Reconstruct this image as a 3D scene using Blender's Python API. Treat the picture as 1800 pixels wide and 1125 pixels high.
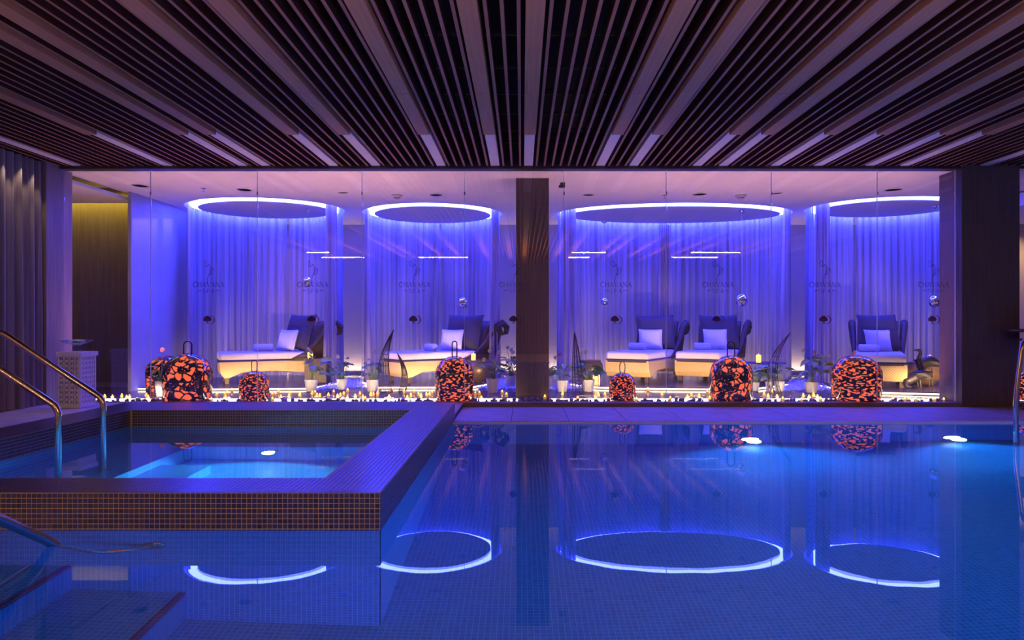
import bpy, bmesh, math, random
from math import sin, cos, pi, radians, sqrt, atan2
from mathutils import Vector, Matrix, noise

for o in list(bpy.data.objects):
    bpy.data.objects.remove(o)
SC = bpy.context.scene
COL = SC.collection
R = random.Random(7)

# ------------------------------------------------------------ camera, world, exposure
F = 1250.0; CX = 917.0; CY = 566.0; EYE = 1.0        # focal length and principal point in pixels of the 1800x1125 frame
cam_d = bpy.data.cameras.new('camera'); cam = bpy.data.objects.new('camera', cam_d)
COL.objects.link(cam); SC.camera = cam
cam.location = (0, 0, EYE); cam.rotation_euler = (radians(90), 0, 0)
cam_d.sensor_width = 36; cam_d.lens = 25.0
cam_d.shift_x = -(CX - 900) / 1800; cam_d.shift_y = (CY - 562.5) / 1800
cam_d.clip_end = 100
W = bpy.data.worlds.new('world'); SC.world = W; W.use_nodes = True
W.node_tree.nodes['Background'].inputs[0].default_value = (0.02, 0.02, 0.05, 1)
W.node_tree.nodes['Background'].inputs[1].default_value = 0.05
vs = SC.view_settings
vs.view_transform = 'Standard'; vs.look = 'None'; vs.gamma = 1; vs.use_curve_mapping = False
vs.exposure = 0.0
cy = SC.cycles
cy.max_bounces = 14; cy.transparent_max_bounces = 24; cy.diffuse_bounces = 4
cy.glossy_bounces = 6; cy.transmission_bounces = 8
cy.sample_clamp_indirect = 4.0; cy.blur_glossy = 0.5
cy.use_denoising = True

def lamp(name, kind, loc, power, color, size=0.2, size_y=None, direction=(0, 0, -1), spot=None, blend=0.5, spread=None):
    d = bpy.data.lights.new(name, kind); d.energy = power; d.color = color
    if kind == 'AREA':
        d.size = size
        if spread: d.spread = radians(spread)
        if size_y: d.shape = 'RECTANGLE'; d.size_y = size_y
        else: d.shape = 'DISK'
    elif kind == 'SPOT':
        d.shadow_soft_size = size; d.spot_size = spot or radians(60); d.spot_blend = blend
    else:
        d.shadow_soft_size = size
    o = bpy.data.objects.new(name, d); COL.objects.link(o); o.location = loc
    o.rotation_euler = Vector(direction).to_track_quat('-Z', 'Y').to_euler()
    return o

BLUE = (0.02, 0.045, 1.0); WARM = (1.0, 0.55, 0.32); WARMW = (1.0, 0.46, 0.34)
# (cx, cy, rx, ry) of the four ceiling light rings
RINGS = [(-4.12, 11.5, 1.24, 1.10), (-1.50, 12.03, 1.17, 1.15), (2.56, 12.03, 1.98, 1.15), (5.80, 11.38, 1.22, 1.08)]
ZC = 2.82                                            # lounge ceiling
LED_BLUE = 26.0; LED_DOWN = 120.0; LED_WARM = 5.0
# upward light of the strip among the pebbles and of the strips along the platform fronts
for (x0_, x1_) in ((-5.3, -3.15), (-3.05, -.6), (.5, 2.9), (3.0, 5.1)):
    lamp('front_strip_lamp', 'AREA', ((x0_ + x1_) / 2, 8.91, .045), 25, WARMW, x1_ - x0_, .03, direction=(0, 0, 1), spread=95)
    lamp('front_strip_glow', 'AREA', ((x0_ + x1_) / 2, 8.93, .06), 7, (1, .70, .45), x1_ - x0_, .02, direction=(0, 1, .0), spread=50)
for (x0_, x1_, y_) in [(-5.3, -3.0, 10.05), (-2.2, -.75, 10.1), (1.0, 3.5, 10.02), (5.3, 6.6, 9.5)]:
    lamp('platform_strip_lamp', 'AREA', ((x0_ + x1_) / 2, y_, .10), 13, (1, .64, .36), x1_ - x0_, .02, direction=(0, 1, .08), spread=65)
# uplights at the lounge back wall
lamp('wall_base_strip', 'AREA', (.9, 13.22, .07), 75, (1, .66, .40), 12.6, .03, direction=(0, -.12, 1))
lamp('side_wall_strip', 'AREA', (-5.40, 11.7, .07), 10, (1, .66, .40), .03, 2.8, direction=(.1, 0, 1))
# added, unseen warm fill for the ceiling slats, and the niche wash light
lamp('slat_fill', 'AREA', (0, -.9, 1.2), 900, (1, .52, .27), 12, 3.6, direction=(0, 0, 1), spread=160)
lamp('niche_lamp', 'AREA', (-6.1, 5.70, 2.64), 5, (1, .80, .45), .9, .03, direction=(0, -.35, -1))
# corridor cove
lamp('cove_lamp', 'AREA', (-6.9, 10.42, 2.86), 14, (.95, .80, .08), 3.0, .04, direction=(0, .45, -1))
# warm wash down the drapes on the left
for y_ in (7.55, 7.78, 8.0):
    lamp('drape_downlight', 'SPOT', (-5.42, y_, 2.78), 7, (1, .72, .45), .02, direction=(-.08, 0, -1), spot=radians(58), blend=.6)
# underwater lamps
lamp('pool_lamp', 'SPOT', (2.30, 7.05, -.98), 260, (.04, .34, 1), .07, direction=(0, -1, -.1), spot=radians(150), blend=.8)
lamp('pool_lamp', 'SPOT', (4.33, 7.05, -.98), 260, (.04, .34, 1), .07, direction=(0, -1, -.1), spot=radians(150), blend=.8)
for x_ in (-3.0, .6, 2.8, 5.0):   # added unseen fill from the near wall, weaker towards the left
    lamp('pool_fill_near', 'SPOT', (x_, -.68, -.6), {-3.0: 50, .6: 130}.get(x_, 200), (.005, .22, 1), .07, direction=(0, 1, 0), spot=radians(150), blend=.8)
lamp('spa_lamp', 'SPOT', (-2.14, 6.0, -.60), 110, (.16, .66, 1), .05, direction=(.0, -1, -.35), spot=radians(150), blend=.8)

# ------------------------------------------------------------ helpers
def P(px, py, Y):
    return Vector(((px - CX) * Y / F, Y, EYE - (py - CY) * Y / F))
def G(px, py, z=0.0):
    Y = (EYE - z) * F / (py - CY)
    return Vector(((px - CX) * Y / F, Y, z))
def X(px, Y): return (px - CX) * Y / F

class MB:
    def __init__(s): s.v = []; s.f = []
    def add(s, vs_, fs_):
        b = len(s.v); s.v += [tuple(v) for v in vs_]; s.f += [tuple(b + i for i in f) for f in fs_]
        return s
    def box(s, x0, x1, y0, y1, z0, z1):
        return s.add([(x0, y0, z0), (x1, y0, z0), (x1, y1, z0), (x0, y1, z0), (x0, y0, z1), (x1, y0, z1), (x1, y1, z1), (x0, y1, z1)],
                     [(0, 3, 2, 1), (4, 5, 6, 7), (0, 1, 5, 4), (1, 2, 6, 5), (2, 3, 7, 6), (3, 0, 4, 7)])
    def tube(s, pts, r, n=8, cap=True, closed=False):
        pts = [Vector(p) for p in pts]; N = len(pts); vs_ = []; fs_ = []
        rr = r if isinstance(r, (list, tuple)) else [r] * N
        up = None
        for i, p in enumerate(pts):
            if closed: t = pts[(i + 1) % N] - pts[i - 1]
            else: t = pts[min(i + 1, N - 1)] - pts[max(i - 1, 0)]
            t.normalize()
            if up is None:
                up = Vector((0, 0, 1)) if abs(t.z) < .9 else Vector((1, 0, 0))
            a = t.cross(up)
            if a.length < 1e-6: a = t.orthogonal()
            a.normalize(); b = a.cross(t).normalized(); up = b
            for k in range(n):
                q = 2 * pi * k / n
                vs_.append(p + (a * cos(q) + b * sin(q)) * rr[i])
        M = N if closed else N - 1
        for i in range(M):
            j = (i + 1) % N
            for k in range(n):
                fs_.append((i * n + k, i * n + (k + 1) % n, j * n + (k + 1) % n, j * n + k))
        if cap and not closed:
            fs_.append(tuple(range(n - 1, -1, -1))); fs_.append(tuple((N - 1) * n + k for k in range(n)))
        return s.add(vs_, fs_)
    def lathe(s, prof, n=24, c=(0, 0, 0), sy=1.0):
        vs_ = []; fs_ = []
        for (r, z) in prof:
            for k in range(n):
                q = 2 * pi * k / n; vs_.append((c[0] + r * cos(q), c[1] + r * sin(q) * sy, c[2] + z))
        for i in range(len(prof) - 1):
            for k in range(n):
                fs_.append((i * n + k, i * n + (k + 1) % n, (i + 1) * n + (k + 1) % n, (i + 1) * n + k))
        if prof[0][0] > 1e-5: fs_.append(tuple(range(n - 1, -1, -1)))
        if prof[-1][0] > 1e-5: fs_.append(tuple((len(prof) - 1) * n + k for k in range(n)))
        return s.add(vs_, fs_)
    def prism(s, poly, y0, y1):            # polygon in (x, z) extruded along y
        n = len(poly)
        vs_ = [(x, y0, z) for x, z in poly] + [(x, y1, z) for x, z in poly]
        fs_ = [tuple(range(n)), tuple(range(2 * n - 1, n - 1, -1))]
        for i in range(n): j = (i + 1) % n; fs_.append((j, i, i + n, j + n))
        return s.add(vs_, fs_)
    def slab(s, poly, z0, z1):             # polygon in (x, y) extruded along z
        n = len(poly)
        vs_ = [(p[0], p[1], z0) for p in poly] + [(p[0], p[1], z1) for p in poly]
        fs_ = [tuple(range(n - 1, -1, -1)), tuple(range(n, 2 * n))]
        for i in range(n): j = (i + 1) % n; fs_.append((i, j, j + n, i + n))
        return s.add(vs_, fs_)
    def ball(s, c, r, nu=16, nv=10):
        rx, ry, rz = r if isinstance(r, (tuple, list)) else (r, r, r)
        vs_ = [(c[0], c[1], c[2] - rz)]; fs_ = []
        for j in range(1, nv):
            a = -pi / 2 + pi * j / nv
            for i in range(nu):
                q = 2 * pi * i / nu
                vs_.append((c[0] + rx * cos(a) * cos(q), c[1] + ry * cos(a) * sin(q), c[2] + rz * sin(a)))
        vs_.append((c[0], c[1], c[2] + rz)); T = len(vs_) - 1
        for i in range(nu):
            fs_.append((0, 1 + (i + 1) % nu, 1 + i)); b = 1 + (nv - 2) * nu
            fs_.append((T, b + i, b + (i + 1) % nu))
        for j in range(nv - 2):
            for i in range(nu):
                a = 1 + j * nu
                fs_.append((a + i, a + (i + 1) % nu, a + nu + (i + 1) % nu, a + nu + i))
        return s.add(vs_, fs_)
    def xf(s, m, start=0):
        for i in range(start, len(s.v)): s.v[i] = tuple(m @ Vector(s.v[i]))
        return s
    def build(s, name, mat, parent=None, smooth=False, bevel=0, kind=None, loc=None, rot=None):
        me = bpy.data.meshes.new(name); me.from_pydata(s.v, [], s.f); me.update()
        if mat: me.materials.append(mat)
        if smooth:
            for p in me.polygons: p.use_smooth = True
        o = bpy.data.objects.new(name, me); COL.objects.link(o)
        if parent: o.parent = parent
        if bevel:
            b = o.modifiers.new('bevel', 'BEVEL'); b.width = bevel; b.segments = 2; b.limit_method = 'ANGLE'
        if kind: o['kind'] = kind
        if loc: o.location = loc
        if rot: o.rotation_euler = rot
        return o

def thing(name, label, cat, loc=(0, 0, 0), rz=0, group=None, scale=1.0):
    o = bpy.data.objects.new(name, None); COL.objects.link(o)
    o.empty_display_size = .1
    o.location = loc; o.rotation_euler = (0, 0, rz); o.scale = (scale,) * 3
    o['label'] = label; o['category'] = cat
    if group: o['group'] = group
    return o
def tag(o, label, cat, group=None):
    o['label'] = label; o['category'] = cat
    if group: o['group'] = group
    return o
def kids(o): return [c for c in bpy.data.objects if c.parent == o]
def copy_tree(o, parent=None, _k=None):
    if _k is None:
        _k = {}
        for c in bpy.data.objects:
            if c.parent: _k.setdefault(c.parent.name, []).append(c)
    c = o.copy(); COL.objects.link(c)
    if parent: c.parent = parent
    for ch in _k.get(o.name, []): copy_tree(ch, c, _k)
    return c

# ------------------------------------------------------------ materials
def mat(name, col=(.5, .5, .5), rough=.5, metal=0, emit=None, es=1.0, spec=.5, coat=0, var=0, vscale=(8, 8, 8), bump=0, bscale=60):
    m = bpy.data.materials.new(name); m.use_nodes = True; nt = m.node_tree; b = nt.nodes['Principled BSDF']
    b.inputs['Base Color'].default_value = (*col, 1); b.inputs['Roughness'].default_value = rough
    b.inputs['Metallic'].default_value = metal; b.inputs['Specular IOR Level'].default_value = spec
    b.inputs['Coat Weight'].default_value = coat
    if emit: b.inputs['Emission Color'].default_value = (*emit, 1); b.inputs['Emission Strength'].default_value = es
    if var or bump:
        tc = nt.nodes.new('ShaderNodeTexCoord'); mp = nt.nodes.new('ShaderNodeMapping'); nt.links.new(tc.outputs['Object'], mp.inputs[0])
        mp.inputs['Scale'].default_value = vscale
    if var:
        n = nt.nodes.new('ShaderNodeTexNoise'); n.inputs['Scale'].default_value = 1; n.inputs['Detail'].default_value = 5
        nt.links.new(mp.outputs[0], n.inputs['Vector'])
        r = nt.nodes.new('ShaderNodeValToRGB'); nt.links.new(n.outputs['Fac'], r.inputs[0])
        r.color_ramp.elements[0].position = .3; r.color_ramp.elements[1].position = .7
        r.color_ramp.elements[0].color = (*[c * (1 - var) for c in col], 1); r.color_ramp.elements[1].color = (*[min(1, c * (1 + var)) for c in col], 1)
        nt.links.new(r.outputs[0], b.inputs['Base Color'])
    if bump:
        n2 = nt.nodes.new('ShaderNodeTexNoise'); n2.inputs['Scale'].default_value = bscale
        nt.links.new(mp.outputs[0], n2.inputs['Vector'])
        bp = nt.nodes.new('ShaderNodeBump'); bp.inputs['Strength'].default_value = bump; bp.inputs['Distance'].default_value = .01
        nt.links.new(n2.outputs['Fac'], bp.inputs['Height']); nt.links.new(bp.outputs[0], b.inputs['Normal'])
    return m

class NT:
    def __init__(s, name):
        s.m = bpy.data.materials.new(name); s.m.use_nodes = True; s.t = s.m.node_tree
        s.t.nodes.clear(); s.out = s.n('OutputMaterial')
    def n(s, t, **kw):
        x = s.t.nodes.new('ShaderNode' + t)
        for k, v in kw.items():
            if k.startswith('i_'):
                key = k[2:].replace('_', ' ') if not k[2:].isdigit() else int(k[2:])
                x.inputs[key].default_value = v
            else: setattr(x, k, v)
        return x
    def l(s, a, b): s.t.links.new(a, b)
    def math(s, op, a, b=None, c=None):
        x = s.n('Math', operation=op)
        for i, v in enumerate((a, b, c)):
            if v is None: continue
            if hasattr(v, 'links'): s.l(v, x.inputs[i])
            else: x.inputs[i].default_value = v
        return x.outputs[0]

def mosaic(name, pitch, ca, cb, grout, rough=.15, gw=.10, spec=.5):
    k = NT(name); g = k.n('NewGeometry'); sp = k.n('SeparateXYZ'); k.l(g.outputs['Position'], sp.inputs[0])
    sn = k.n('SeparateXYZ'); k.l(g.outputs['True Normal'], sn.inputs[0])
    tot = None; cells = []
    for ax in range(3):
        q = k.math('DIVIDE', sp.outputs[ax], pitch); fr = k.math('FRACT', q)
        d = k.math('ABSOLUTE', k.math('SUBTRACT', fr, .5)); line = k.math('GREATER_THAN', d, .5 - gw / 2)
        flat = k.math('LESS_THAN', k.math('ABSOLUTE', sn.outputs[ax]), .5); v = k.math('MULTIPLY', line, flat)
        tot = v if tot is None else k.math('MAXIMUM', tot, v)
        cells.append(k.math('MULTIPLY', k.math('FLOOR', q), flat))
    cb_ = k.n('CombineXYZ')
    for i in range(3): k.l(cells[i], cb_.inputs[i])
    wn = k.n('TexWhiteNoise'); k.l(cb_.outputs[0], wn.inputs['Vector'])
    mx = k.n('Mix', data_type='RGBA'); mx.inputs[6].default_value = (*ca, 1); mx.inputs[7].default_value = (*cb, 1); k.l(wn.outputs['Value'], mx.inputs[0])
    m2 = k.n('Mix', data_type='RGBA'); k.l(mx.outputs[2], m2.inputs[6]); m2.inputs[7].default_value = (*grout, 1); k.l(tot, m2.inputs[0])
    b = k.n('BsdfPrincipled'); k.l(m2.outputs[2], b.inputs['Base Color'])
    b.inputs['Roughness'].default_value = rough; b.inputs['Specular IOR Level'].default_value = spec
    k.l(b.outputs[0], k.out.inputs[0]); return k.m

def island_tile(name, cols, rough=.28):
    k = NT(name); g = k.n('NewGeometry'); r = k.n('ValToRGB'); k.l(g.outputs['Random Per Island'], r.inputs[0])
    el = r.color_ramp.elements; r.color_ramp.interpolation = 'CONSTANT'
    while len(el) < len(cols): el.new(.5)
    for i, c in enumerate(cols): el[i].position = i / len(cols); el[i].color = (*c, 1)
    b = k.n('BsdfPrincipled'); k.l(r.outputs[0], b.inputs['Base Color']); b.inputs['Roughness'].default_value = rough; b.inputs['Specular IOR Level'].default_value = .9; b.inputs['Coat Weight'].default_value = .8; b.inputs['Coat Roughness'].default_value = .30
    k.l(b.outputs[0], k.out.inputs[0]); return k.m

def sheer(name, col, trans=.45, see=.10, streak=True):
    k = NT(name); d = k.n('BsdfDiffuse', i_Color=(*col, 1)); t = k.n('BsdfTranslucent', i_Color=(*col, 1))
    if streak:
        tc = k.n('TexCoord'); mp = k.n('Mapping'); k.l(tc.outputs['Object'], mp.inputs[0]); mp.inputs['Scale'].default_value = (9, 9, .12)
        no = k.n('TexNoise', i_Scale=1.6, i_Detail=4.0); k.l(mp.outputs[0], no.inputs['Vector']); cr = k.n('ValToRGB'); k.l(no.outputs['Fac'], cr.inputs[0])
        e = cr.color_ramp.elements; e[0].position = .36; e[1].position = .62; e[0].color = (*[c * .6 for c in col], 1); e[1].color = (*col, 1)
        k.l(cr.outputs[0], d.inputs['Color']); k.l(cr.outputs[0], t.inputs['Color'])
    m1 = k.n('MixShader', i_0=trans); k.l(d.outputs[0], m1.inputs[1]); k.l(t.outputs[0], m1.inputs[2])
    tp = k.n('BsdfTransparent'); m2 = k.n('MixShader', i_0=see); k.l(m1.outputs[0], m2.inputs[1]); k.l(tp.outputs[0], m2.inputs[2])
    k.l(m2.outputs[0], k.out.inputs[0]); return k.m

def glass_mat(name, ior=1.5, tint=(1, 1, 1)):
    k = NT(name); g = k.n('NewGeometry'); mx = k.n('Mix', data_type='FLOAT')
    mx.inputs[2].default_value = ior; mx.inputs[3].default_value = 1 / ior; k.l(g.outputs['Backfacing'], mx.inputs[0])
    fr = k.n('Fresnel'); k.l(mx.outputs[0], fr.inputs['IOR'])
    tp = k.n('BsdfTransparent', i_Color=(*tint, 1)); gl = k.n('BsdfGlossy', i_Roughness=0.0); gl.inputs['Color'].default_value = (1, 1, 1, 1)
    m = k.n('MixShader'); k.l(fr.outputs[0], m.inputs[0]); k.l(tp.outputs[0], m.inputs[1]); k.l(gl.outputs[0], m.inputs[2])
    k.l(m.outputs[0], k.out.inputs[0]); return k.m

def water_mat(name, strength=.0025, scale=2.2):
    k = NT(name); tc = k.n('TexCoord'); mp = k.n('Mapping'); k.l(tc.outputs['Object'], mp.inputs[0]); mp.inputs['Scale'].default_value = (1.6, 1, 1)
    n = k.n('TexNoise', i_Scale=scale, i_Detail=2.0); k.l(mp.outputs[0], n.inputs['Vector'])
    bp = k.n('Bump', i_Strength=strength, i_Distance=.1); k.l(n.outputs['Fac'], bp.inputs['Height'])
    g = k.n('BsdfGlass', i_IOR=1.33, i_Roughness=0.0); g.inputs['Color'].default_value = (.92, .97, 1, 1); k.l(bp.outputs[0], g.inputs['Normal'])
    k.l(g.outputs[0], k.out.inputs[0]); return k.m

def wood(name, ca, cb, axis='z', rough=.5, spec=.4):
    k = NT(name); tc = k.n('TexCoord'); mp = k.n('Mapping'); k.l(tc.outputs['Object'], mp.inputs[0])
    mp.inputs['Scale'].default_value = {'z': (60, 60, 1.5), 'y': (60, 1.5, 60), 'x': (1.5, 60, 60)}[axis]
    n = k.n('TexNoise', i_Scale=1.0, i_Detail=6.0, i_Roughness=.6); k.l(mp.outputs[0], n.inputs['Vector'])
    r = k.n('ValToRGB'); k.l(n.outputs['Fac'], r.inputs[0]); e = r.color_ramp.elements
    e[0].position = .35; e[1].position = .68; e[0].color = (*ca, 1); e[1].color = (*cb, 1)
    b = k.n('BsdfPrincipled', i_Roughness=rough); k.l(r.outputs[0], b.inputs['Base Color']); b.inputs['Specular IOR Level'].default_value = spec
    bp = k.n('Bump', i_Strength=.15, i_Distance=.003); k.l(n.outputs['Fac'], bp.inputs['Height']); k.l(bp.outputs[0], b.inputs['Normal'])
    k.l(b.outputs[0], k.out.inputs[0]); return k.m

def wicker(name, ca, cb, s=55):
    k = NT(name); tc = k.n('TexCoord'); w1 = k.n('TexChecker', i_Scale=s); k.l(tc.outputs['Object'], w1.inputs['Vector'])
    w1.inputs['Color1'].default_value = (*ca, 1); w1.inputs['Color2'].default_value = (*cb, 1)
    b = k.n('BsdfPrincipled', i_Roughness=.55); k.l(w1.outputs['Color'], b.inputs['Base Color'])
    bp = k.n('Bump', i_Strength=.5, i_Distance=.004); k.l(w1.outputs['Fac'], bp.inputs['Height']); k.l(bp.outputs[0], b.inputs['Normal'])
    k.l(b.outputs[0], k.out.inputs[0]); return k.m

def emis(name, col, s):
    k = NT(name); e = k.n('Emission', i_Strength=s); e.inputs['Color'].default_value = (*col, 1); k.l(e.outputs[0], k.out.inputs[0]); return k.m

M = dict(
    plaster=mat('plaster', (.78, .74, .74), .8, var=.04, vscale=(2, 2, 2), bump=.05),
    wallpaint=mat('wall_paint', (.44, .43, .50), .7, var=.05, vscale=(3, 3, 3), bump=.08),
    plenum=mat('plenum', (.012, .011, .012), .9),
    rail=mat('rail_black', (.05, .05, .055), .5, metal=.5),
    slat=wood('slat_edge_wood', (.30, .12, .06), (.42, .18, .10), 'y'), slatside=wood('slat_side_dark', (.045, .015, .010), (.08, .03, .02), 'y'),
    board=wood('board_wood', (.42, .20, .09), (.54, .28, .14), 'y'),
    pale=mat('pale_panel', (.80, .78, .80), .45, var=.03),
    colwood=wood('column_wood', (.10, .065, .055), (.17, .115, .10), 'z'),
    jamb=wood('jamb_wood', (.26, .19, .16), (.40, .31, .27), 'z'),
    corr=wood('corridor_wood', (.16, .105, .07), (.26, .18, .12), 'z'),
    plat=wood('platform_wood', (.06, .04, .035), (.10, .07, .06), 'x', .22),
    bed=mat('reflecting_stone', (.075, .045, .06), .22, var=.4, vscale=(3, 3, 3), coat=.25),
    stone=mat('deck_stone', (.62, .52, .58), .42, var=.18, vscale=(5, 5, 5), bump=.1),
    joint=mat('deck_joint', (.16, .14, .14), .8),
    sill=wood('sill_wood', (.20, .13, .10), (.30, .21, .16), 'x', .4),
    bronze=mat('bronze_track', (.12, .09, .08), .4, metal=.6),
    grout=mat('golden_grout', (.75, .60, .24), .6),
    tile=island_tile('mosaic_glass', [(.035, .03, .10), (.045, .04, .14), (.07, .045, .07), (.03, .025, .07), (.08, .06, .09), (.04, .04, .17)]),
    pooltile=mosaic('pool_mosaic', .025, (.012, .20, .52), (.025, .26, .62), (.16, .46, .80), .3, .13),
    poolfloor=mosaic('pool_floor_mosaic', .03, (.012, .24, .52), (.025, .30, .60), (.16, .50, .78), .3, .10),
    spatile=mosaic('spa_mosaic', .025, (.08, .40, .75), (.12, .48, .82), (.20, .55, .85), .3, .13),
    nose=mosaic('step_nosing', .025, (.04, .02, .08), (.08, .03, .10), (.2, .2, .4), .3, .13),
    water=water_mat('water'),
    glass=glass_mat('pane_glass'),
    edge=mat('glass_edge', (.85, .9, .95), .5),
    steel=mat('stainless', (.72, .70, .68), .14, metal=1),
    chrome=mat('chrome', (.95, .95, .97), .02, metal=1),
    curtain=sheer('sheer_cloth', (.52, .50, .68)),
    curtain2=sheer('gathered_cloth', (.70, .60, .66), .35, .03),
    drape=sheer('drape_cloth', (.46, .38, .42), .2, .0),
    led=emis('blue_led', (.055, .07, 1.0), LED_BLUE), leddown=emis('blue_led_down', (.03, .042, 1.0), LED_DOWN),
    ledf=emis('front_led', (1.0, .78, .55), 16.0), ledw=emis('warm_led', (1.0, .78, .55), LED_WARM),
    lens=emis('pool_lens', (.75, .95, 1), 14.0),
    linear=emis('linear_light', (1, .74, .40), 110.0),
    white=mat('white_lacquer', (.82, .78, .80), .4),
    straw=wicker('straw_wicker', (.56, .40, .18), (.38, .26, .11)),
    dwick=wicker('dark_wicker', (.07, .042, .035), (.04, .026, .022)),
    mattr=mat('mattress_cloth', (.72, .64, .62), .85, bump=.1),
    navy=mat('navy_cloth', (.05, .04, .07), .8, bump=.1),
    pillow=mat('pillow_cloth', (.72, .70, .74), .8, bump=.1),
    towel=mat('towel_cloth', (.85, .85, .88), .95, bump=.5, bscale=200),
    darkwood=mat('dark_egg_wood', (.09, .055, .035), .3, var=.3, vscale=(3, 3, 20)),
    shell=mat('lantern_shell', (.015, .013, .02), .12, metal=0, coat=.8),
    glow=emis('lantern_glow', (1.0, .155, .065), 1.05),
    flame=emis('flame', (1.0, .42, .06), 5.0),
    amber=mat('amber_glass', (.75, .40, .12), .2, emit=(1, .45, .06), es=.55),
    candle=mat('lit_candle', (.9, .6, .2), .6, emit=(1, .48, .04), es=2.2),
    pot=mat('white_pot', (.85, .82, .80), .35, coat=.3),
    soil=mat('soil', (.04, .03, .02), .9),
    leaf=mat('leaf_green', (.38, .50, .09), .35, var=.35, vscale=(12, 12, 12)),
    leafd=mat('leaf_dark', (.07, .17, .07), .4, var=.35, vscale=(12, 12, 12)),
    stem=mat('stem_green', (.26, .34, .10), .5),
    spathe=mat('white_spathe', (.80, .76, .80), .4),
    pinks=mat('pink_spathe', (.75, .22, .30), .4),
    spadix=mat('spadix', (.8, .6, .2), .6),
    rattan=mat('dark_rattan', (.07, .045, .045), .5),
    pebble=mat('pebble', (.20, .17, .19), .35, var=.5, vscale=(30, 30, 30)),
    gravel=mat('white_gravel', (.80, .80, .86), .4, var=.15, vscale=(40, 40, 40)),
    bark=mat('twig_bark', (.12, .08, .06), .8),
    duck=mat('dark_bronze', (.02, .018, .024), .45, metal=.3),
    decal=sheer('thin_print', (.10, .05, .12), .1, .45),
    emblem=sheer('brown_print', (.20, .07, .03), .3, .12, False),
    disc=mat('speaker_grey', (.40, .38, .44), .6),
    bowl=glass_mat('bowl_glass', 1.5, (.85, .9, 1)),
    bar=mat('bar_top', (.16, .07, .05), .15, coat=.5),
    beige=mat('beige_wall', (.60, .48, .38), .7, var=.05),
)
# ------------------------------------------------------------ shell of the rooms
def struct(mb, name, m, parent=None, **kw): return mb.build(name, m, parent, kind=None if parent else 'structure', **kw)

# slatted pool ceiling
ceil = struct(MB().box(-8.2, 8.2, -5.2, 8.44, 3.22, 3.3), 'ceiling', M['plenum'])
for y in (4.4, 5.0, 5.65, 6.3, 6.9, 7.5, 8.0):
    MB().box(-8, 8, y, y + .025, 3.02, 3.045).build('cross_rail', M['rail'], ceil)
pan = [-8.1, -7.5, -6.35, -5.26, -4.18, -3.29, -3.02, -2.22, -1.72, -.949, -.313, .08, .93, 1.32, 2.07, 2.38, 2.99, 3.5, 4.11, 4.52, 5.47, 5.95, 6.9, 7.9]
ZS = 2.845
slat0 = None
for i, x in enumerate(pan[:-1]):
    g = pan[i + 1] - x; n = max(1, round(g / .0975) - 1)
    for k in range(n):
        xs = x + g * (k + 1) / (n + 1)
        if slat0 is None:
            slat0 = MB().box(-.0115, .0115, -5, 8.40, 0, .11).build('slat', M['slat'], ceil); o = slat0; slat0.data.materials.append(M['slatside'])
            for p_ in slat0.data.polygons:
                if abs(p_.normal.x) > .5: p_.material_index = 1  # side faces take a darker brown than the bottoms
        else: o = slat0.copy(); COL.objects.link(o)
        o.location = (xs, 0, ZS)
b1 = b2 = b3 = None
for x in pan:
    if b1 is None:
        b1 = MB().box(-.057, .057, 5.66, 6.90, 0, .14).build('ceiling_board', M['board'], ceil, bevel=.002)
        b2 = MB().box(-.057, .057, -5, 5.652, 0, .14).build('ceiling_board', M['board'], ceil, bevel=.002)
        b3 = MB().box(-.052, .052, 6.91, 8.40, .03, .12).build('pale_panel', M['pale'], ceil, bevel=.002)
        t = (b1, b2, b3)
    else:
        t = [q.copy() for q in (b1, b2, b3)]
        for q in t: COL.objects.link(q)
    for q in t: q.location = (x, 0, ZS - .03)

# lounge ceiling with ring openings
def ell(c, n=96, dr=0): return [(c[0] + (c[2] - dr) * cos(2 * pi * k / n), c[1] + (c[3] - dr) * sin(2 * pi * k / n)) for k in range(n)]
bm = bmesh.new(); edges = []
def loop(pts):
    v = [bm.verts.new((p[0], p[1], ZC)) for p in pts]
    for i in range(len(v)): edges.append(bm.edges.new((v[i], v[(i + 1) % len(v)])))
loop([(-5.6, 8.5), (9.6, 8.5), (9.6, 13.4), (-5.6, 13.4)])
for r in RINGS: loop(ell(r))
bmesh.ops.triangle_fill(bm, use_beauty=True, use_dissolve=False, edges=edges)
me = bpy.data.meshes.new('ceiling'); bm.to_mesh(me); bm.free(); me.materials.append(M['plaster'])
lceil = bpy.data.objects.new('ceiling', me); COL.objects.link(lceil); lceil['kind'] = 'structure'
MB().box(-5.6, 9.6, 8.5, 13.4, 3.05, 3.1).build('roof_slab', M['plaster'], lceil)
ring_lbl = ['blue glowing ceiling ring over the first bay beside the left wall', 'blue glowing ceiling ring just left of the middle column',
            'widest blue glowing ceiling ring, over the pair of loungers', 'blue glowing ceiling ring partly hidden by the right column']
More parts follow.
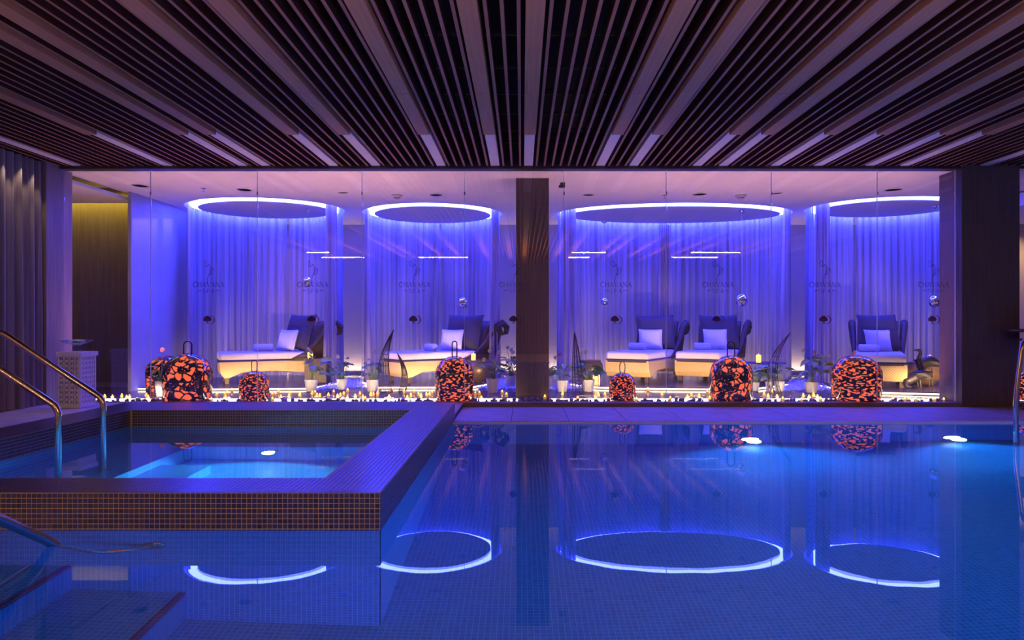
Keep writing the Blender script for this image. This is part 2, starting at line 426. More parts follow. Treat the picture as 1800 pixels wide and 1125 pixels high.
for r, lb in zip(RINGS, ring_lbl):
    t = thing('ring_light', lb, 'ceiling light', (r[0], r[1], ZC), group='blue light rings in the lounge ceiling')
    loc_r = (0, 0, r[2], r[3]); n = 96
    o_, i_ = ell(loc_r, n), ell(loc_r, n, .20)
    d = MB(); d.slab(i_, -.018, .01); d.build('ceiling_disc', M['plaster'], t)
    c = MB()
    vs_ = [(p[0], p[1], .004) for p in o_] + [(p[0], p[1], .16) for p in o_] + [(p[0], p[1], .16) for p in i_]
    fs_ = []
    for k in range(n):
        j = (k + 1) % n
        fs_ += [(k, j, j + n, k + n), (k + n, j + n, j + 2 * n, k + 2 * n)]
    c.add(vs_, fs_).build('light_channel', M['plaster'], t)
    i2 = ell(loc_r, n, .198)
    vs_ = [(p[0], p[1], -.012) for p in i2] + [(p[0], p[1], .15) for p in i2]
    MB().add(vs_, [(k, (k + 1) % n, (k + 1) % n + n, k + n) for k in range(n)]).build('led_strip', M['led'], t)
    ring = MB(); a_, b_ = ell(loc_r, n, .066), ell(loc_r, n, .194)
    ring.add([(p[0], p[1], .02) for p in a_] + [(p[0], p[1], .02) for p in b_], [(k, (k + 1) % n, (k + 1) % n + n, k + n) for k in range(n)]).build('led_tape', M['leddown'], t)

# lounge walls
struct(MB().box(-5.6, 9.6, 13.3, 13.4, 0, 3.1), 'wall_back', M['wallpaint'])
lw = struct(MB().box(-5.50, -5.455, 9.93, 13.3, 0, 3.1), 'wall_left', M['wallpaint'])
struct(MB().box(7.3, 9.6, 11.8, 11.9, 0, 2.95), 'wall_right', M['beige'])
struct(MB().box(9.5, 9.6, 8.5, 11.8, 0, 3.1), 'wall_right', M['beige'])
struct(MB().box(6.95, 9.6, 9.2, 11.8, 2.62, 2.80), 'trim_1', M['plaster'])
lamp('right_wall_lamp', 'SPOT', (8.0, 11.2, 2.58), 45, (1, .68, .38), .05, direction=(0, .5, -1), spot=radians(110), blend=.8)
# corridor behind the opening on the left
struct(MB().box(-9.5, -5.5, 10.6, 10.7, 0, 3.1), 'wall_corridor', M['corr'])
struct(MB().box(-9.6, -9.5, 8.67, 10.7, 0, 3.1), 'wall_corridor', M['corr'])
cc = struct(MB().box(-9.5, -5.56, 8.6, 10.30, 2.72, 2.76), 'ceiling', M['plaster'])
MB().box(-9.5, -5.5, 8.6, 10.7, 3.0, 3.05).build('roof_slab', M['plaster'], cc)
struct(MB().box(-9.5, -5.5, 10.575, 10.6, .03, .10), 'baseboard_corridor', M['jamb'])
# pool room walls
struct(MB().box(-5.75, -5.48, 8.20, 8.67, 0, 3.2), 'wall_left', M['jamb'])
struct(MB().box(-9.6, -5.75, 8.6, 8.67, 0, 3.2), 'wall_left', M['jamb'])
struct(MB().box(-5.85, -5.75, -5.2, 5.6, 0, 3.3), 'wall_left', M['jamb'])
struct(MB().box(-5.85, -5.75, 7.0, 8.6, 0, 3.3), 'wall_left', M['jamb'])
struct(MB().box(-6.6, -5.6, 5.5, 5.6, 0, 2.66), 'wall_niche', M['stone'])
struct(MB().box(-6.7, -6.6, 5.5, 7.1, 0, 2.66), 'wall_niche', M['jamb'])
struct(MB().box(-6.6, -5.75, 7.0, 7.1, 0, 2.66), 'wall_niche', M['jamb'])
struct(MB().box(-6.7, -5.75, 5.5, 7.1, 2.66, 2.7), 'ceiling', M['plaster'])
struct(MB().box(-6.7, -5.75, 5.5, 7.1, -.05, .03), 'floor', M['stone'])
struct(MB().box(8.1, 8.2, -5.2, 8.5, 0, 3.3), 'wall_right', M['jamb'])
struct(MB().box(-5.8, 8.2, -5.3, -5.2, 0, 3.3), 'wall_rear', M['colwood'])
struct(MB().box(-5.48, 9.5, 8.42, 8.56, 2.815, 3.25), 'trim_2', M['bronze'])

# columns
def column(x0, x1, y0, y1, z1, lb, nm='column'):
    o = MB().box(x0, x1, y0, y1, .0, z1).build(nm, M['colwood'], None, bevel=.006); o['kind'] = 'structure'; o['label'] = lb; return o
column(X(907, 9), X(965, 9), 9.0, 9.42, ZC + .1, 'dark wood column in the middle behind the glass')
column(5.2, 5.885, 8.40, 8.86, ZC + .1, 'wide dark wood column on the right')

# floors
fl = struct(MB().box(-9.5, 9.5, 8.54, 13.3, -.1, .03), 'floor', M['bed'])
# deck
def deck(x0, x1, y0, y1, z, px, py, name='floor'):
    base = struct(MB().box(x0, x1, y0, y1, z - .25, z - .008), name, M['joint'])
    nx = max(1, round((x1 - x0) / px)); ny = max(1, round((y1 - y0) / py)); dx = (x1 - x0) / nx; dy = (y1 - y0) / ny
    t0 = MB().box(.003, dx - .003, .003, dy - .003, -.02, 0).build('stone_tile', M['stone'], base, bevel=.002)
    for i in range(nx):
        for j in range(ny):
            o = t0 if (i, j) == (0, 0) else t0.copy()
            if o is not t0: COL.objects.link(o)
            o.location = (x0 + i * dx, y0 + j * dy, z + R.uniform(-.001, .001))
    return base
deck(-.69, 8.1, 7.20, 8.42, 0.0, .6, .61)
deck(-5.75, -4.12, .5, 8.42, .045, .6, .6)
deck(-4.12, -.69, 7.36, 8.42, .045, .6, .53)
struct(MB().box(-5.8, 8.1, -5.2, -.8, -.2, 0), 'floor', M['stone'])
struct(MB().box(6.6, 8.1, -.8, 7.2, -.2, 0), 'floor', M['stone'])
# sill under the glass
sl = struct(MB().box(-5.48, 5.2, 8.40, 8.58, -.02, .045), 'sill', M['sill'], bevel=.003)
struct(MB().box(5.885, 8.1, 8.40, 8.58, -.02, .045), 'sill', M['sill'], bevel=.003)

# ------------------------------------------------------------ pool
XL = -4.3; XR = 6.6; YN = -.8; YF = 7.18; D = -1.18
pool = MB(); pool.box(XL - .3, XR + .3, YN - .3, YF + .3, D - .1, D)
pool = struct(pool, 'pool_floor', M['poolfloor'])
pw = MB(); pw.box(XL - .3, XR + .3, YF, YF + .2, D, -.03).box(XL - .3, XR + .3, YN - .2, YN, D, -.01)
pw.box(XL - .2, XL, YN, 3.5, D, -.01).box(XR, XR + .2, YN, YF, D, -.01)
pw = struct(pw, 'pool_wall', M['pooltile'])
struct(MB().add([(-.69, YN, 0), (XR, YN, 0), (XR, YF, 0), (-.69, YF, 0), (XL, YN, 0), (XL, 3.475, 0), (-.69, 3.475, 0)],
                [(0, 1, 2, 3), (4, 0, 6, 5)]).xf(Matrix.Translation((0, 0, -.012))), 'pool_water', M['water'])
# overflow grate along the far edge
g = MB(); xx = -.68
while xx < 6.6:
    g.box(xx, xx + .010, 7.10, 7.178, -.004, .006); xx += .021
g.box(-.69, 6.6, 7.085, 7.097, -.02, .002)
g = g.build('overflow_grate', M['white']); g['kind'] = 'stuff'; tag(g, 'white overflow grate along the far edge of the pool', 'grate')
# stairs in the pool, lower left
st = struct(MB().box(XL, -1.64, 1.1, 3.47, D, -.90), 'pool_step', M['poolfloor'])
MB().box(-1.675, -1.638, 1.1, 3.47, -.925, -.897).build('step_nosing', M['nose'], st)
st = struct(MB().box(XL, -2.20, 1.1, 3.47, -.90, -.60), 'pool_step', M['poolfloor'])
MB().box(-2.235, -2.198, 1.1, 3.47, -.625, -.597).build('step_nosing', M['nose'], st)
st = struct(MB().box(XL, -2.76, 1.1, 3.47, -.60, -.30), 'pool_step', M['poolfloor'])
MB().box(-2.795, -2.758, 1.1, 3.47, -.325, -.297).build('step_nosing', M['nose'], st)

# spa basin: walls
JX0, JX1, JY0, JY1, RZ = -3.70, -1.054, 3.80, 6.72, .165
spa = MB(); spa.box(XL, -.692, 3.472, JY0, D, RZ).box(JX1, -.692, JY0, 7.36, D, RZ).box(-4.12, JX1, JY1, 7.36, D, RZ).box(-4.12, JX0, JY0, JY1, D, RZ)
spa = struct(spa, 'spa_wall', M['grout'])
# glassy mosaics on the parts above water, each a low block
def patch(mb, o, u, v, n, nu, nv, p=.025, gap=.0036, h=.0025):
    o, u, v, n = map(Vector, (o, u, v, n))
    for i in range(nu):
        for j in range(nv):
            a = o + u * (i * p + gap / 2) + v * (j * p + gap / 2); s = p - gap
            q = [a, a + u * s, a + u * s + v * s, a + v * s]; t = [w + n * h for w in q]
            mb.add(q + t, [(4, 5, 6, 7), (0, 1, 5, 4), (1, 2, 6, 5), (2, 3, 7, 6), (3, 0, 4, 7)])
def ptile(name, *a):
    m = MB(); patch(m, *a); o = m.build(name, M['tile'], spa); o['kind'] = 'stuff'
nX = 145
ptile('mosaic_tiles', (-.692, 3.472, RZ), (-1, 0, 0), (0, 1, 0), (0, 0, 1), nX, 13)         # top, front
ptile('mosaic_tiles', (-.692, 3.80, RZ), (-1, 0, 0), (0, 1, 0), (0, 0, 1), 14, 142)         # top, right
ptile('mosaic_tiles', (JX1, JY1, RZ), (-1, 0, 0), (0, 1, 0), (0, 0, 1), 122, 25)            # top, back
ptile('mosaic_tiles', (JX0, JY0, RZ), (-1, 0, 0), (0, 1, 0), (0, 0, 1), 16, 117)            # top, left
ptile('mosaic_tiles', (-.692, 3.472, RZ), (-1, 0, 0), (0, 0, -1), (0, -1, 0), nX, 8)        # front face
ptile('mosaic_tiles', (-.692, 3.472, RZ), (0, 1, 0), (0, 0, -1), (1, 0, 0), 155, 8)         # right face
ptile('mosaic_tiles', (JX1, JY1, RZ), (-1, 0, 0), (0, 0, -1), (0, -1, 0), 105, 7)           # inner back
ptile('mosaic_tiles', (JX0, JY0, RZ), (0, 1, 0), (0, 0, -1), (1, 0, 0), 117, 7)             # inner left
# underwater linings
lin = MB(); e = .004
lin.box(XL, -.692 + e, 3.472 - e, 3.472, D, -.034).box(-.692, -.692 + e, 3.472 - e, YF, D, -.034)
lin.build('pool_lining', M['pooltile'], spa)
lin = MB(); lin.box(JX0, JX1, JY1 - e, JY1, -.95, -.01).box(JX0, JX0 + e, JY0, JY1, -.95, -.01).box(JX1 - e, JX1, JY0, JY1, -.95, -.01).box(JX0, JX1, JY0, JY0 + e, -.95, -.01)
lin.box(JX0, JX1, JY0, JY1, -1.0, -.95)
lin.build('spa_lining', M['spatile'], spa)
MB().box(JX0 + e, -2.84, JY0 + e, JY1 - e, -.95, -.45).build('bench', M['spatile'], spa)
MB().box(-2.84, JX1 - e, 6.10, JY1 - e, -.95, -.45).build('bench', M['spatile'], spa)
MB().box(-2.84, -2.45, 4.9, 5.6, -.95, -.68).build('spa_step', M['spatile'], spa)
struct(MB().add([(JX0, JY0, .012), (JX1, JY0, .012), (JX1, JY1, .012), (JX0, JY1, .012)], [(0, 1, 2, 3)]), 'spa_water', M['water'])

# underwater light fittings
def plight(loc, lb, r=.088, e='lens'):
    t = thing('underwater_light', lb, 'pool light', loc)
    ring = MB(); ring.lathe([(r + .018, 0), (r + .018, .018), (r, .024), (r, .004)], 28); ring.xf(Matrix.Rotation(radians(90), 4, 'X')); bz = ring.build('light_bezel', M['steel'], t, smooth=True)
    l = MB(); l.lathe([(r, 0), (r, .014), (r * .7, .02), (0.0001, .022)], 28); l.xf(Matrix.Rotation(radians(90), 4, 'X')); l.build('light_lens', M[e], bz, smooth=True)
plight((2.30, 7.178, -.98), 'bright underwater light in the far pool wall, in line with the widest ceiling ring')
plight((4.33, 7.178, -.98), 'bright underwater light in the far pool wall near the right column')
plight((-2.14, 6.098, -.62), 'bright underwater light under the bench of the raised spa basin', .034)

# ------------------------------------------------------------ handrails
def arc_pts(a, b, c, r, n=8):
    a, b, c = map(Vector, (a, b, c)); d1 = (a - b).normalized(); d2 = (c - b).normalized()
    p1 = b + d1 * r; p2 = b + d2 * r
    return [p1 * (1 - t) ** 2 + b * 2 * t * (1 - t) + p2 * t * t for t in [i / n for i in range(n + 1)]]
def rail(pts, r, bends):
    out = [Vector(pts[0])]
    for i in range(1, len(pts) - 1): out += arc_pts(pts[i - 1], pts[i], pts[i + 1], bends)
    return out + [Vector(pts[-1])]
for yy, lb in ((5.15, 'farther curved steel handrail stepping down into the raised spa basin'), (4.65, 'nearer curved steel handrail stepping down into the raised spa basin')):
    t = thing('handrail', lb, 'handrail', (-3.03, yy, 0), group='pair of steel rails at the spa basin')
    pts = [(-.86, 0, .17 - .004), (-.86, 0, .97), (-.66, 0, .925 - .03), (0, 0, .47), (0, 0, -.45)]
    pts = [(-.86, 0, .166), (-.86, 0, .92), (-.74, 0, .93), (.0, 0, .44), (.0, 0, -.45)]
    MB().tube(rail(pts, 0, .055), .021, 14).build('rail_tube', M['steel'], t, smooth=True)
    MB().lathe([(.05, 0), (.05, .012), (.024, .016), (.022, .016)], 24, (-.86, 0, .168)).build('rail_flange', M['steel'], t, smooth=True)
    MB().lathe([(.05, 0), (.05, .012), (.024, .016), (.022, .016)], 24, (0, 0, -.45)).build('rail_flange', M['steel'], t, smooth=True)
t = thing('handrail', 'steel handrail running into the main pool at lower left', 'handrail', (-2.13, 2.4, 0))
pts = [(-.05, -1.5, .95), (-.03, -.9, .88), (0, .0, .50), (.0, .84, -.01), (.14, .95, -.27), (.34, 1.03, -.27)]
MB().tube(rail(pts, 0, .09), .022, 14).build('rail_tube', M['steel'], t, smooth=True)
f_ = MB().lathe([(.05, 0), (.05, .012), (.024, .02)], 24); f_.xf(Matrix.Translation((.35, 1.064, -.27)) @ Matrix.Rotation(radians(90), 4, 'X')); f_.build('rail_flange', M['steel'], t, smooth=True)
t = thing('handrail', 'upright steel handrail at the right end of the far pool edge', 'handrail', (4.60, 6.62, 0))
pts = [(0, 0, -.7), (0.0, 0, .30), (.06, 0, .80), (.25, .1, .92), (1.1, .62, .86), (1.1, .62, .0)]
MB().tube(rail(pts, 0, .07), .021, 14).build('rail_tube', M['steel'], t, smooth=True)
MB().lathe([(.05, 0), (.05, .012), (.024, .016)], 24, (1.1, .62, .0)).build('rail_flange', M['steel'], t, smooth=True)

# ------------------------------------------------------------ glass front
seams = [-5.47, -4.43, -3.155, -1.904, -.68, .51, 1.734, 2.99, 4.257, 5.19]
def ribbon(mb, pts, w, y=0):
    """flat stroke in the xz plane; w one width or one per point"""
    n = len(pts); ww = w if isinstance(w, (list, tuple)) else [w] * n; vs_ = []
    for i in range(n):
        a = Vector(pts[max(i - 1, 0)]); b = Vector(pts[min(i + 1, n - 1)]); d = b - a
        d = d.normalized() if d.length else Vector((1, 0)); nn = Vector((-d.y, d.x)) * ww[i] / 2; p = Vector(pts[i])
        vs_ += [(p.x + nn.x, y, p.y + nn.y), (p.x - nn.x, y, p.y - nn.y)]
    mb.add(vs_, [(2 * i, 2 * i + 1, 2 * i + 3, 2 * i + 2) for i in range(n - 1)])
def arc(cx, cz, rx, rz, a0, a1, n=14): return [(cx + rx * cos(radians(a0 + (a1 - a0) * i / n)), cz + rz * sin(radians(a0 + (a1 - a0) * i / n))) for i in range(n + 1)]
def letter(mb, ch, x, z, h, y):
    T, t = h * .15, h * .07
    def L(p, w=T): ribbon(mb, [(x + a * h, z + b * h) for a, b in p], w, y)
    def serif(a, b, s=.10): L([(a - s, b), (a + s, b)], t * .8)
    if ch == 'C': L(arc(.42, .5, .40, .5, 50, 310), T); L([(.68, .88), (.70, .70)], t); return .78
    if ch == 'H':
        L([(.1, 0), (.1, 1)]); L([(.72, 0), (.72, 1)]); L([(.1, .52), (.72, .52)], t)
        for a in (.1, .72): serif(a, .02); serif(a, .98)
        return .86
    if ch == 'A':
        L([(.06, 0), (.40, 1)], t); L([(.38, 1), (.74, 0)]); L([(.18, .36), (.62, .36)], t); serif(.06, .02); serif(.74, .02); return .82
    if ch == 'V': L([(.04, 1), (.40, 0)]); L([(.40, 0), (.74, 1)], t); serif(.04, .98); serif(.74, .98); return .80
    if ch == 'N': L([(.1, 0), (.1, 1)], t); L([(.1, 1), (.74, 0)]); L([(.74, 0), (.74, 1)], t); serif(.1, .02); serif(.08, .98); serif(.74, .98); return .88
    if ch == 'S': L(arc(.32, .74, .22, .24, 30, 270, 10)[:] + arc(.32, .26, .24, .24, 90, -150, 10), T * .8); return .62
    if ch == 'P': L([(.12, 0), (.12, 1)]); L([(.12, .98)] + arc(.34, .74, .26, .24, 90, -90, 8) + [(.12, .5)], T * .7); serif(.12, .02); return .68
    return .4
def word(mb, s, cx, z, h, gap, y):
    tmp = MB(); x = 0
    for ch in s: x += (letter(tmp, ch, x, 0, h, 0)) * h + gap
    w = x - gap
    for i, v in enumerate(tmp.v): tmp.v[i] = (v[0] + cx - w / 2, y, v[2] + z)
    mb.add(tmp.v, tmp.f)
def spa_print(parent, cx, y):
    m = MB()
    s = 8.5 / F
    zc = lambda py: EYE - (py - CY) * s
    hC = 8.6 * s
    word(m, 'CHAVANA', cx, zc(504.5), hC, .8 * s, y)
    word(m, 'SPA', cx, zc(515), 7.2 * s, 2.2 * s, y)
    for sg in (-1, 1): ribbon(m, [(cx + sg * 12 * s, zc(511)), (cx + sg * 19 * s, zc(511))], 1.3 * s, y)
    # flower stalks
    q = lambda pts: [(cx + a * s, zc(b)) for a, b in pts]
    def bez(p, n=14):
        out = []
        for i in range(n + 1):
            t = i / n; a, b, c, d = p
            out.append(tuple(a[k] * (1 - t) ** 3 + 3 * b[k] * t * (1 - t) ** 2 + 3 * c[k] * t * t * (1 - t) + d[k] * t ** 3 for k in (0, 1)))
        return out
    W_ = .9 * s
    ribbon(m, q(bez([(-2, 498), (-5, 484), (9, 478), (0, 464)])), W_, y)
    ribbon(m, q(bez([(0, 464), (-3, 472), (-10, 470), (-8, 459)])), W_, y)
    ribbon(m, q(bez([(-8, 459), (-5, 457), (-3, 462), (-4, 468)])), W_, y)
    ribbon(m, q(bez([(1, 483), (3, 478), (8, 474), (8, 471)])), W_, y)
    ribbon(m, q(bez([(1, 483), (10, 481), (10, 475), (8, 471)])), W_, y)
    ribbon(m, q(bez([(2, 477), (2, 473), (5, 470), (6, 470)])), W_, y)
    m.build('spa_lettering', M['decal'], parent)
    t = MB()
    def disc(a, b, ra, rb, n=14):
        pts = [(cx + (a + ra * cos(2 * pi * k / n)) * s * 1.25, y, zc(562 + (b - 562 + rb * sin(2 * pi * k / n)) * 1.25)) for k in range(n)]
        t.add(pts, [tuple(range(n))])
    for a, b, ra, rb in [(-2, 561, 5.6, 3.8), (-5.5, 562, 2.6, 2.2), (1.6, 562, 2.6, 2.2), (-2, 558.8, 3.6, 2.4)]: disc(a, b, ra, rb)
    ribbon(t, q([(-2, 563), (-2, 567.5)]), 1.6 * s, y); ribbon(t, q([(-5, 568), (1, 568)]), 1.0 * s, y)
    pts = arc(cx + 2.2 * s, zc(562), 8 * s, 7.4 * s, 80, -80, 14); n = len(pts)
    ribbon(t, pts, [s * (.6 + 1.4 * sin(pi * i / (n - 1))) for i in range(n)], y)
    t.build('tree_emblem', M['emblem'], parent)
prints = [367, 550, 729, 905, 1083, 1262, 1450, 1641]
names = ['narrow end pane next to the left timber wall', 'pane in front of the perforated domed lanterns at the left', 'pane in front of the lounger in the first bay',
         'pane in front of the left half of the second bay', 'pane left of the middle column', 'pane just right of the middle column', 'pane before the lounger with its foot at the small domed lantern',
         'pane in front of the lounger behind the black-topped floral lantern', 'pane between the third and fourth ring', 'pane ending at the right column']
for i in range(len(seams) - 1):
    x0, x1 = seams[i] + .004, seams[i + 1] - .004
    t = thing('glazed_screen', 'clear frameless glass ' + names[i], 'glass panel', (0, 0, 0), group='frameless glass front of the lounge')
    MB().box(x0, x1, 8.50, 8.51, .047, 2.815).build('pane', M['glass'], t)
    MB().box(x1 - .0045, x1 + .0005, 8.4985, 8.5115, .047, 2.815).build('pane_edge', M['edge'], t)
    for zz in (2.52,):
        MB().box(x1 - .006, x1 + .008, 8.492, 8.518, zz, zz + .035).build('corner_clip', M['chrome'], t)
    for px in prints:
        xc = X(px, 8.5)
        if x0 < xc < x1 or (i == 8 and px == 1641) : 
            if x0 < xc < x1: spa_print(t, xc, 8.497)
t = thing('glazed_screen', 'clear frameless glass pane right of the wide right column', 'glass panel', (0, 0, 0), group='frameless glass front of the lounge')
MB().box(5.89, 7.4, 8.50, 8.51, .047, 2.815).build('pane', M['glass'], t)

# ------------------------------------------------------------ curtains
def cloth(pts_fn, n_fold, amp_t, amp_b, z0, z1, name, m, lb, seed, nper=8, flare=0.0, rows=14, parent=None, cat='curtain', group=None):
    rr = random.Random(seed); N = n_fold * nper
    ph = [rr.uniform(.55, 1.35) for _ in range(n_fold + 2)]; jt = [rr.uniform(-.25, .25) for _ in range(n_fold + 2)]
    vs_, fs_ = [], []
    for j in range(rows + 1):
        v = j / rows; z = z1 + (z0 - z1) * v
        for i in range(N + 1):
            u = i / N; uu = .5 + (u - .5) * (1 + flare * (v ** 1.3))
            p, nrm = pts_fn(uu)
            f = u * n_fold; k = int(min(f, n_fold - 1e-6)); fr = f - k
            a = (ph[k] * (1 - fr) + ph[k + 1] * fr) * (amp_t + (amp_b - amp_t) * v)
            sh = jt[k] * (1 - fr) + jt[k + 1] * fr
            d = a * sin(2 * pi * (f + sh * v)) + a * .35 * sin(4.4 * pi * f + seed + v * .8) + .012 * v * sin(3 * f + seed * 2.1)
            vs_.append((p[0] + nrm[0] * d, p[1] + nrm[1] * d, z + (.004 * sin(f * 5) if j == rows else 0)))
    for j in range(rows):
        for i in range(N): a = j * (N + 1) + i; fs_.append((a, a + 1, a + N + 2, a + N + 1))
    o = MB().add(vs_, fs_).build(name, m, parent, smooth=True)
    if not parent: tag(o, lb, cat, group)
    return o
def on_ring(r, a0, a1, dr=.06):
    def fn(u):
        a = radians(a0 + (a1 - a0) * u); c, s = cos(a), sin(a)
        nv = Vector((c / r[2], s / r[3])).normalized()
        return (r[0] + (r[2] - dr) * c, r[1] + (r[3] - dr) * s), nv
    return fn
bay = ['first bay at the left wall', 'second bay left of the middle column', 'wide bay', 'last bay at the right']
for i, r in enumerate(RINGS):
    wide = i == 2
    nf = 52 if wide else 34
    cloth(on_ring(r, 184, 91), nf // 2, .018, .034, .05, 2.93, 'sheer_curtain', M['curtain'], 'sheer curtain, back left half of the ' + bay[i], 10 + i, group='sheer curtains hanging from the light rings')
    cloth(on_ring(r, 89, -4), nf // 2, .018, .034, .05, 2.93, 'sheer_curtain', M['curtain'], 'sheer curtain, back right half of the ' + bay[i], 20 + i, group='sheer curtains hanging from the light rings')
    a = 9 if not wide else 13
    cloth(on_ring(r, 187, 187 + a + 8, .07), 7, .022, .035, .05, 2.90, 'gathered_curtain', M['curtain2'], 'gathered drape at the left side of the ' + bay[i], 30 + i, flare=.35, group='gathered drapes at the sides of the bays')
    if i != 3:
        cloth(on_ring(r, -7 - a - 8, -7, .07), 7, .022, .035, .05, 2.90, 'gathered_curtain', M['curtain2'], 'gathered drape at the right side of the ' + bay[i], 40 + i, flare=.45, group='gathered drapes at the sides of the bays')
cloth(on_ring(RINGS[2], 92, 84.5, .20), 6, .022, .035, .05, 2.78, 'gathered_curtain', M['curtain2'], 'gathered drape dividing the wide bay at its back', 50, flare=.25, group='gathered drapes at the sides of the bays')
# heavy drapes along the left wall of the pool room
def straight(p0, p1):
    d = (Vector(p1) - Vector(p0)).normalized(); nn = Vector((-d.y, d.x))
    return lambda u: ((p0[0] + (p1[0] - p0[0]) * u, p0[1] + (p1[1] - p0[1]) * u), nn)
cloth(straight((-5.53, 6.9), (-5.53, 8.17)), 11, .030, .045, .05, 2.84, 'drape', M['drape'], 'heavy mauve drape along the left wall of the pool', 60, flare=0, nper=10)

# ------------------------------------------------------------ platforms, strips, gravel
def plat(front, xl, xr, lb):
    poly = [(xl, 13.28)] + [(p.x, p.y) for p in front] + [(xr, 13.28)]
    t = thing('lounge_platform', lb, 'platform', (0, 0, .03), group='low dark timber platforms of the lounge')
    MB().slab(poly, 0.0, .032).build('platform_deck', M['plat'], t)
    s = MB()
    for a, b in zip(front[:-1], front[1:]):
        d = Vector((b.x - a.x, b.y - a.y)); nn = Vector((d.y, -d.x)).normalized()
        if nn.y > 0: nn = -nn
        q = [Vector((a.x, a.y)) + nn * .002, Vector((b.x, b.y)) + nn * .002, Vector((b.x, b.y)) + nn * .014, Vector((a.x, a.y)) + nn * .014]
        s.slab(q, .012, .030)
    s.build('led_strip', M['ledw'], t)
ZP = .062
plat([Vector((-5.44, 10.1, 0)), G(372, 683, ZP), G(540, 682, ZP), G(597, 673, ZP)], -5.44, X(600, 13.28), 'dark timber platform under the first lounger bay')
plat([G(638, 671, ZP), G(664, 680, ZP), G(826, 680, ZP), G(856, 675, ZP)], X(640, 13.28), X(870, 13.28), 'dark timber platform under the second lounger bay')
plat([G(1002, 675, ZP), G(1050, 680, ZP), G(1116, 682, ZP), G(1249, 683, ZP), G(1330, 682, ZP), G(1385, 675, ZP)], X(985, 13.28), X(1392, 13.28), 'widest dark timber platform under the pair of loungers')
plat([G(1438, 676, ZP), G(1463, 681, ZP), G(1548, 689, ZP), G(1660, 692, ZP), Vector((7.2, 9.4, 0))], X(1432, 13.28), 7.2, 'dark timber platform under the last lounger bay')
# front strip behind the sill
t = thing('led_strip_light', 'bright white light strip among the pebbles behind the glass sill', 'light strip', (0, 0, .03))
for x0, x1 in ((-5.4, -3.15), (-3.1, -.05), (.37, 2.9), (2.95, 5.15), (5.9, 7.2)):
    MB().box(x0, x1, 8.82, 8.838, .0, .016).build('led_segment', M['ledf'], t)
pb = MB()
for k in range(520):
    x = R.uniform(-5.4, 5.2); y = R.choice((R.uniform(8.62, 8.80), R.uniform(8.74, 8.83), R.uniform(8.88, 8.98))); s = R.uniform(.012, .03)
    if .0 < x < .36 and y > 8.95: continue
    pb.ball((x, y, .03 + s * .4), (s, s * .9, s * .55), 7, 4)
pb = pb.build('pebbles', M['pebble'], None, smooth=True, kind='stuff'); tag(pb, 'small grey pebbles scattered along the glass sill', 'pebbles')
tw = MB()
for k in range(90):
    x = R.uniform(-5.2, 5.1); y = R.uniform(8.66, 9.6); a = R.uniform(0, pi); L = R.uniform(.05, .16)
    pts = [(x + cos(a) * L * q + R.uniform(-.01, .01), y + sin(a) * L * q, .04 + R.uniform(0, .03)) for q in (-1, -.3, .4, 1)]
    tw.tube(pts, .003, 4)
tw = tw.build('twigs', M['bark'], None, kind='stuff'); tag(tw, 'thin dry twigs lying between the tea lights', 'twigs')
def gravel(poly, n, lb):
    xs = [p[0] for p in poly]; ys = [p[1] for p in poly]; m = MB(); c = 0
    while c < n:
        x, y = R.uniform(min(xs), max(xs)), R.uniform(min(ys), max(ys))
        ins = False; j = len(poly) - 1
        for i in range(len(poly)):
            if (poly[i][1] > y) != (poly[j][1] > y) and x < (poly[j][0] - poly[i][0]) * (y - poly[i][1]) / (poly[j][1] - poly[i][1]) + poly[i][0]: ins = not ins
            j = i
        if not ins: continue
        s = R.uniform(.012, .028); c += 1; h = .03 + R.uniform(.0, .022)
        q = [Vector((R.uniform(-1, 1), R.uniform(-1, 1), R.uniform(-1, 1))).normalized() * s for _ in range(1)]
        vs_ = [(x + s * a * R.uniform(.7, 1.2), y + s * b * R.uniform(.7, 1.2), h + s * cc * R.uniform(.7, 1.2)) for a, b, cc in ((1, 0, 0), (-1, 0, 0), (0, 1, 0), (0, -1, 0), (0, 0, 1), (0, 0, -1))]
        m.add(vs_, [(0, 2, 4), (2, 1, 4), (1, 3, 4), (3, 0, 4), (2, 0, 5), (1, 2, 5), (3, 1, 5), (0, 3, 5)])
    o = m.build('gravel', M['gravel'], None, kind='stuff'); tag(o, lb, 'gravel', 'white gravel between the platforms')
gp = lambda *a: [(G(x, y, .04).x, G(x, y, .04).y) for x, y in a]
gravel(gp((555, 684), (640, 680), (632, 666), (606, 666)), 1500, 'white crushed gravel between the first and second platform')
gravel(gp((842, 683), (905, 683), (905, 662), (862, 662)), 900, 'white crushed gravel just left of the middle column')
gravel(gp((966, 684), (1030, 683), (1002, 664), (966, 664)), 900, 'white crushed gravel just right of the middle column')
gravel(gp((1366, 685), (1462, 686), (1430, 666), (1397, 666)), 1400, 'white crushed gravel between the third and fourth platform')

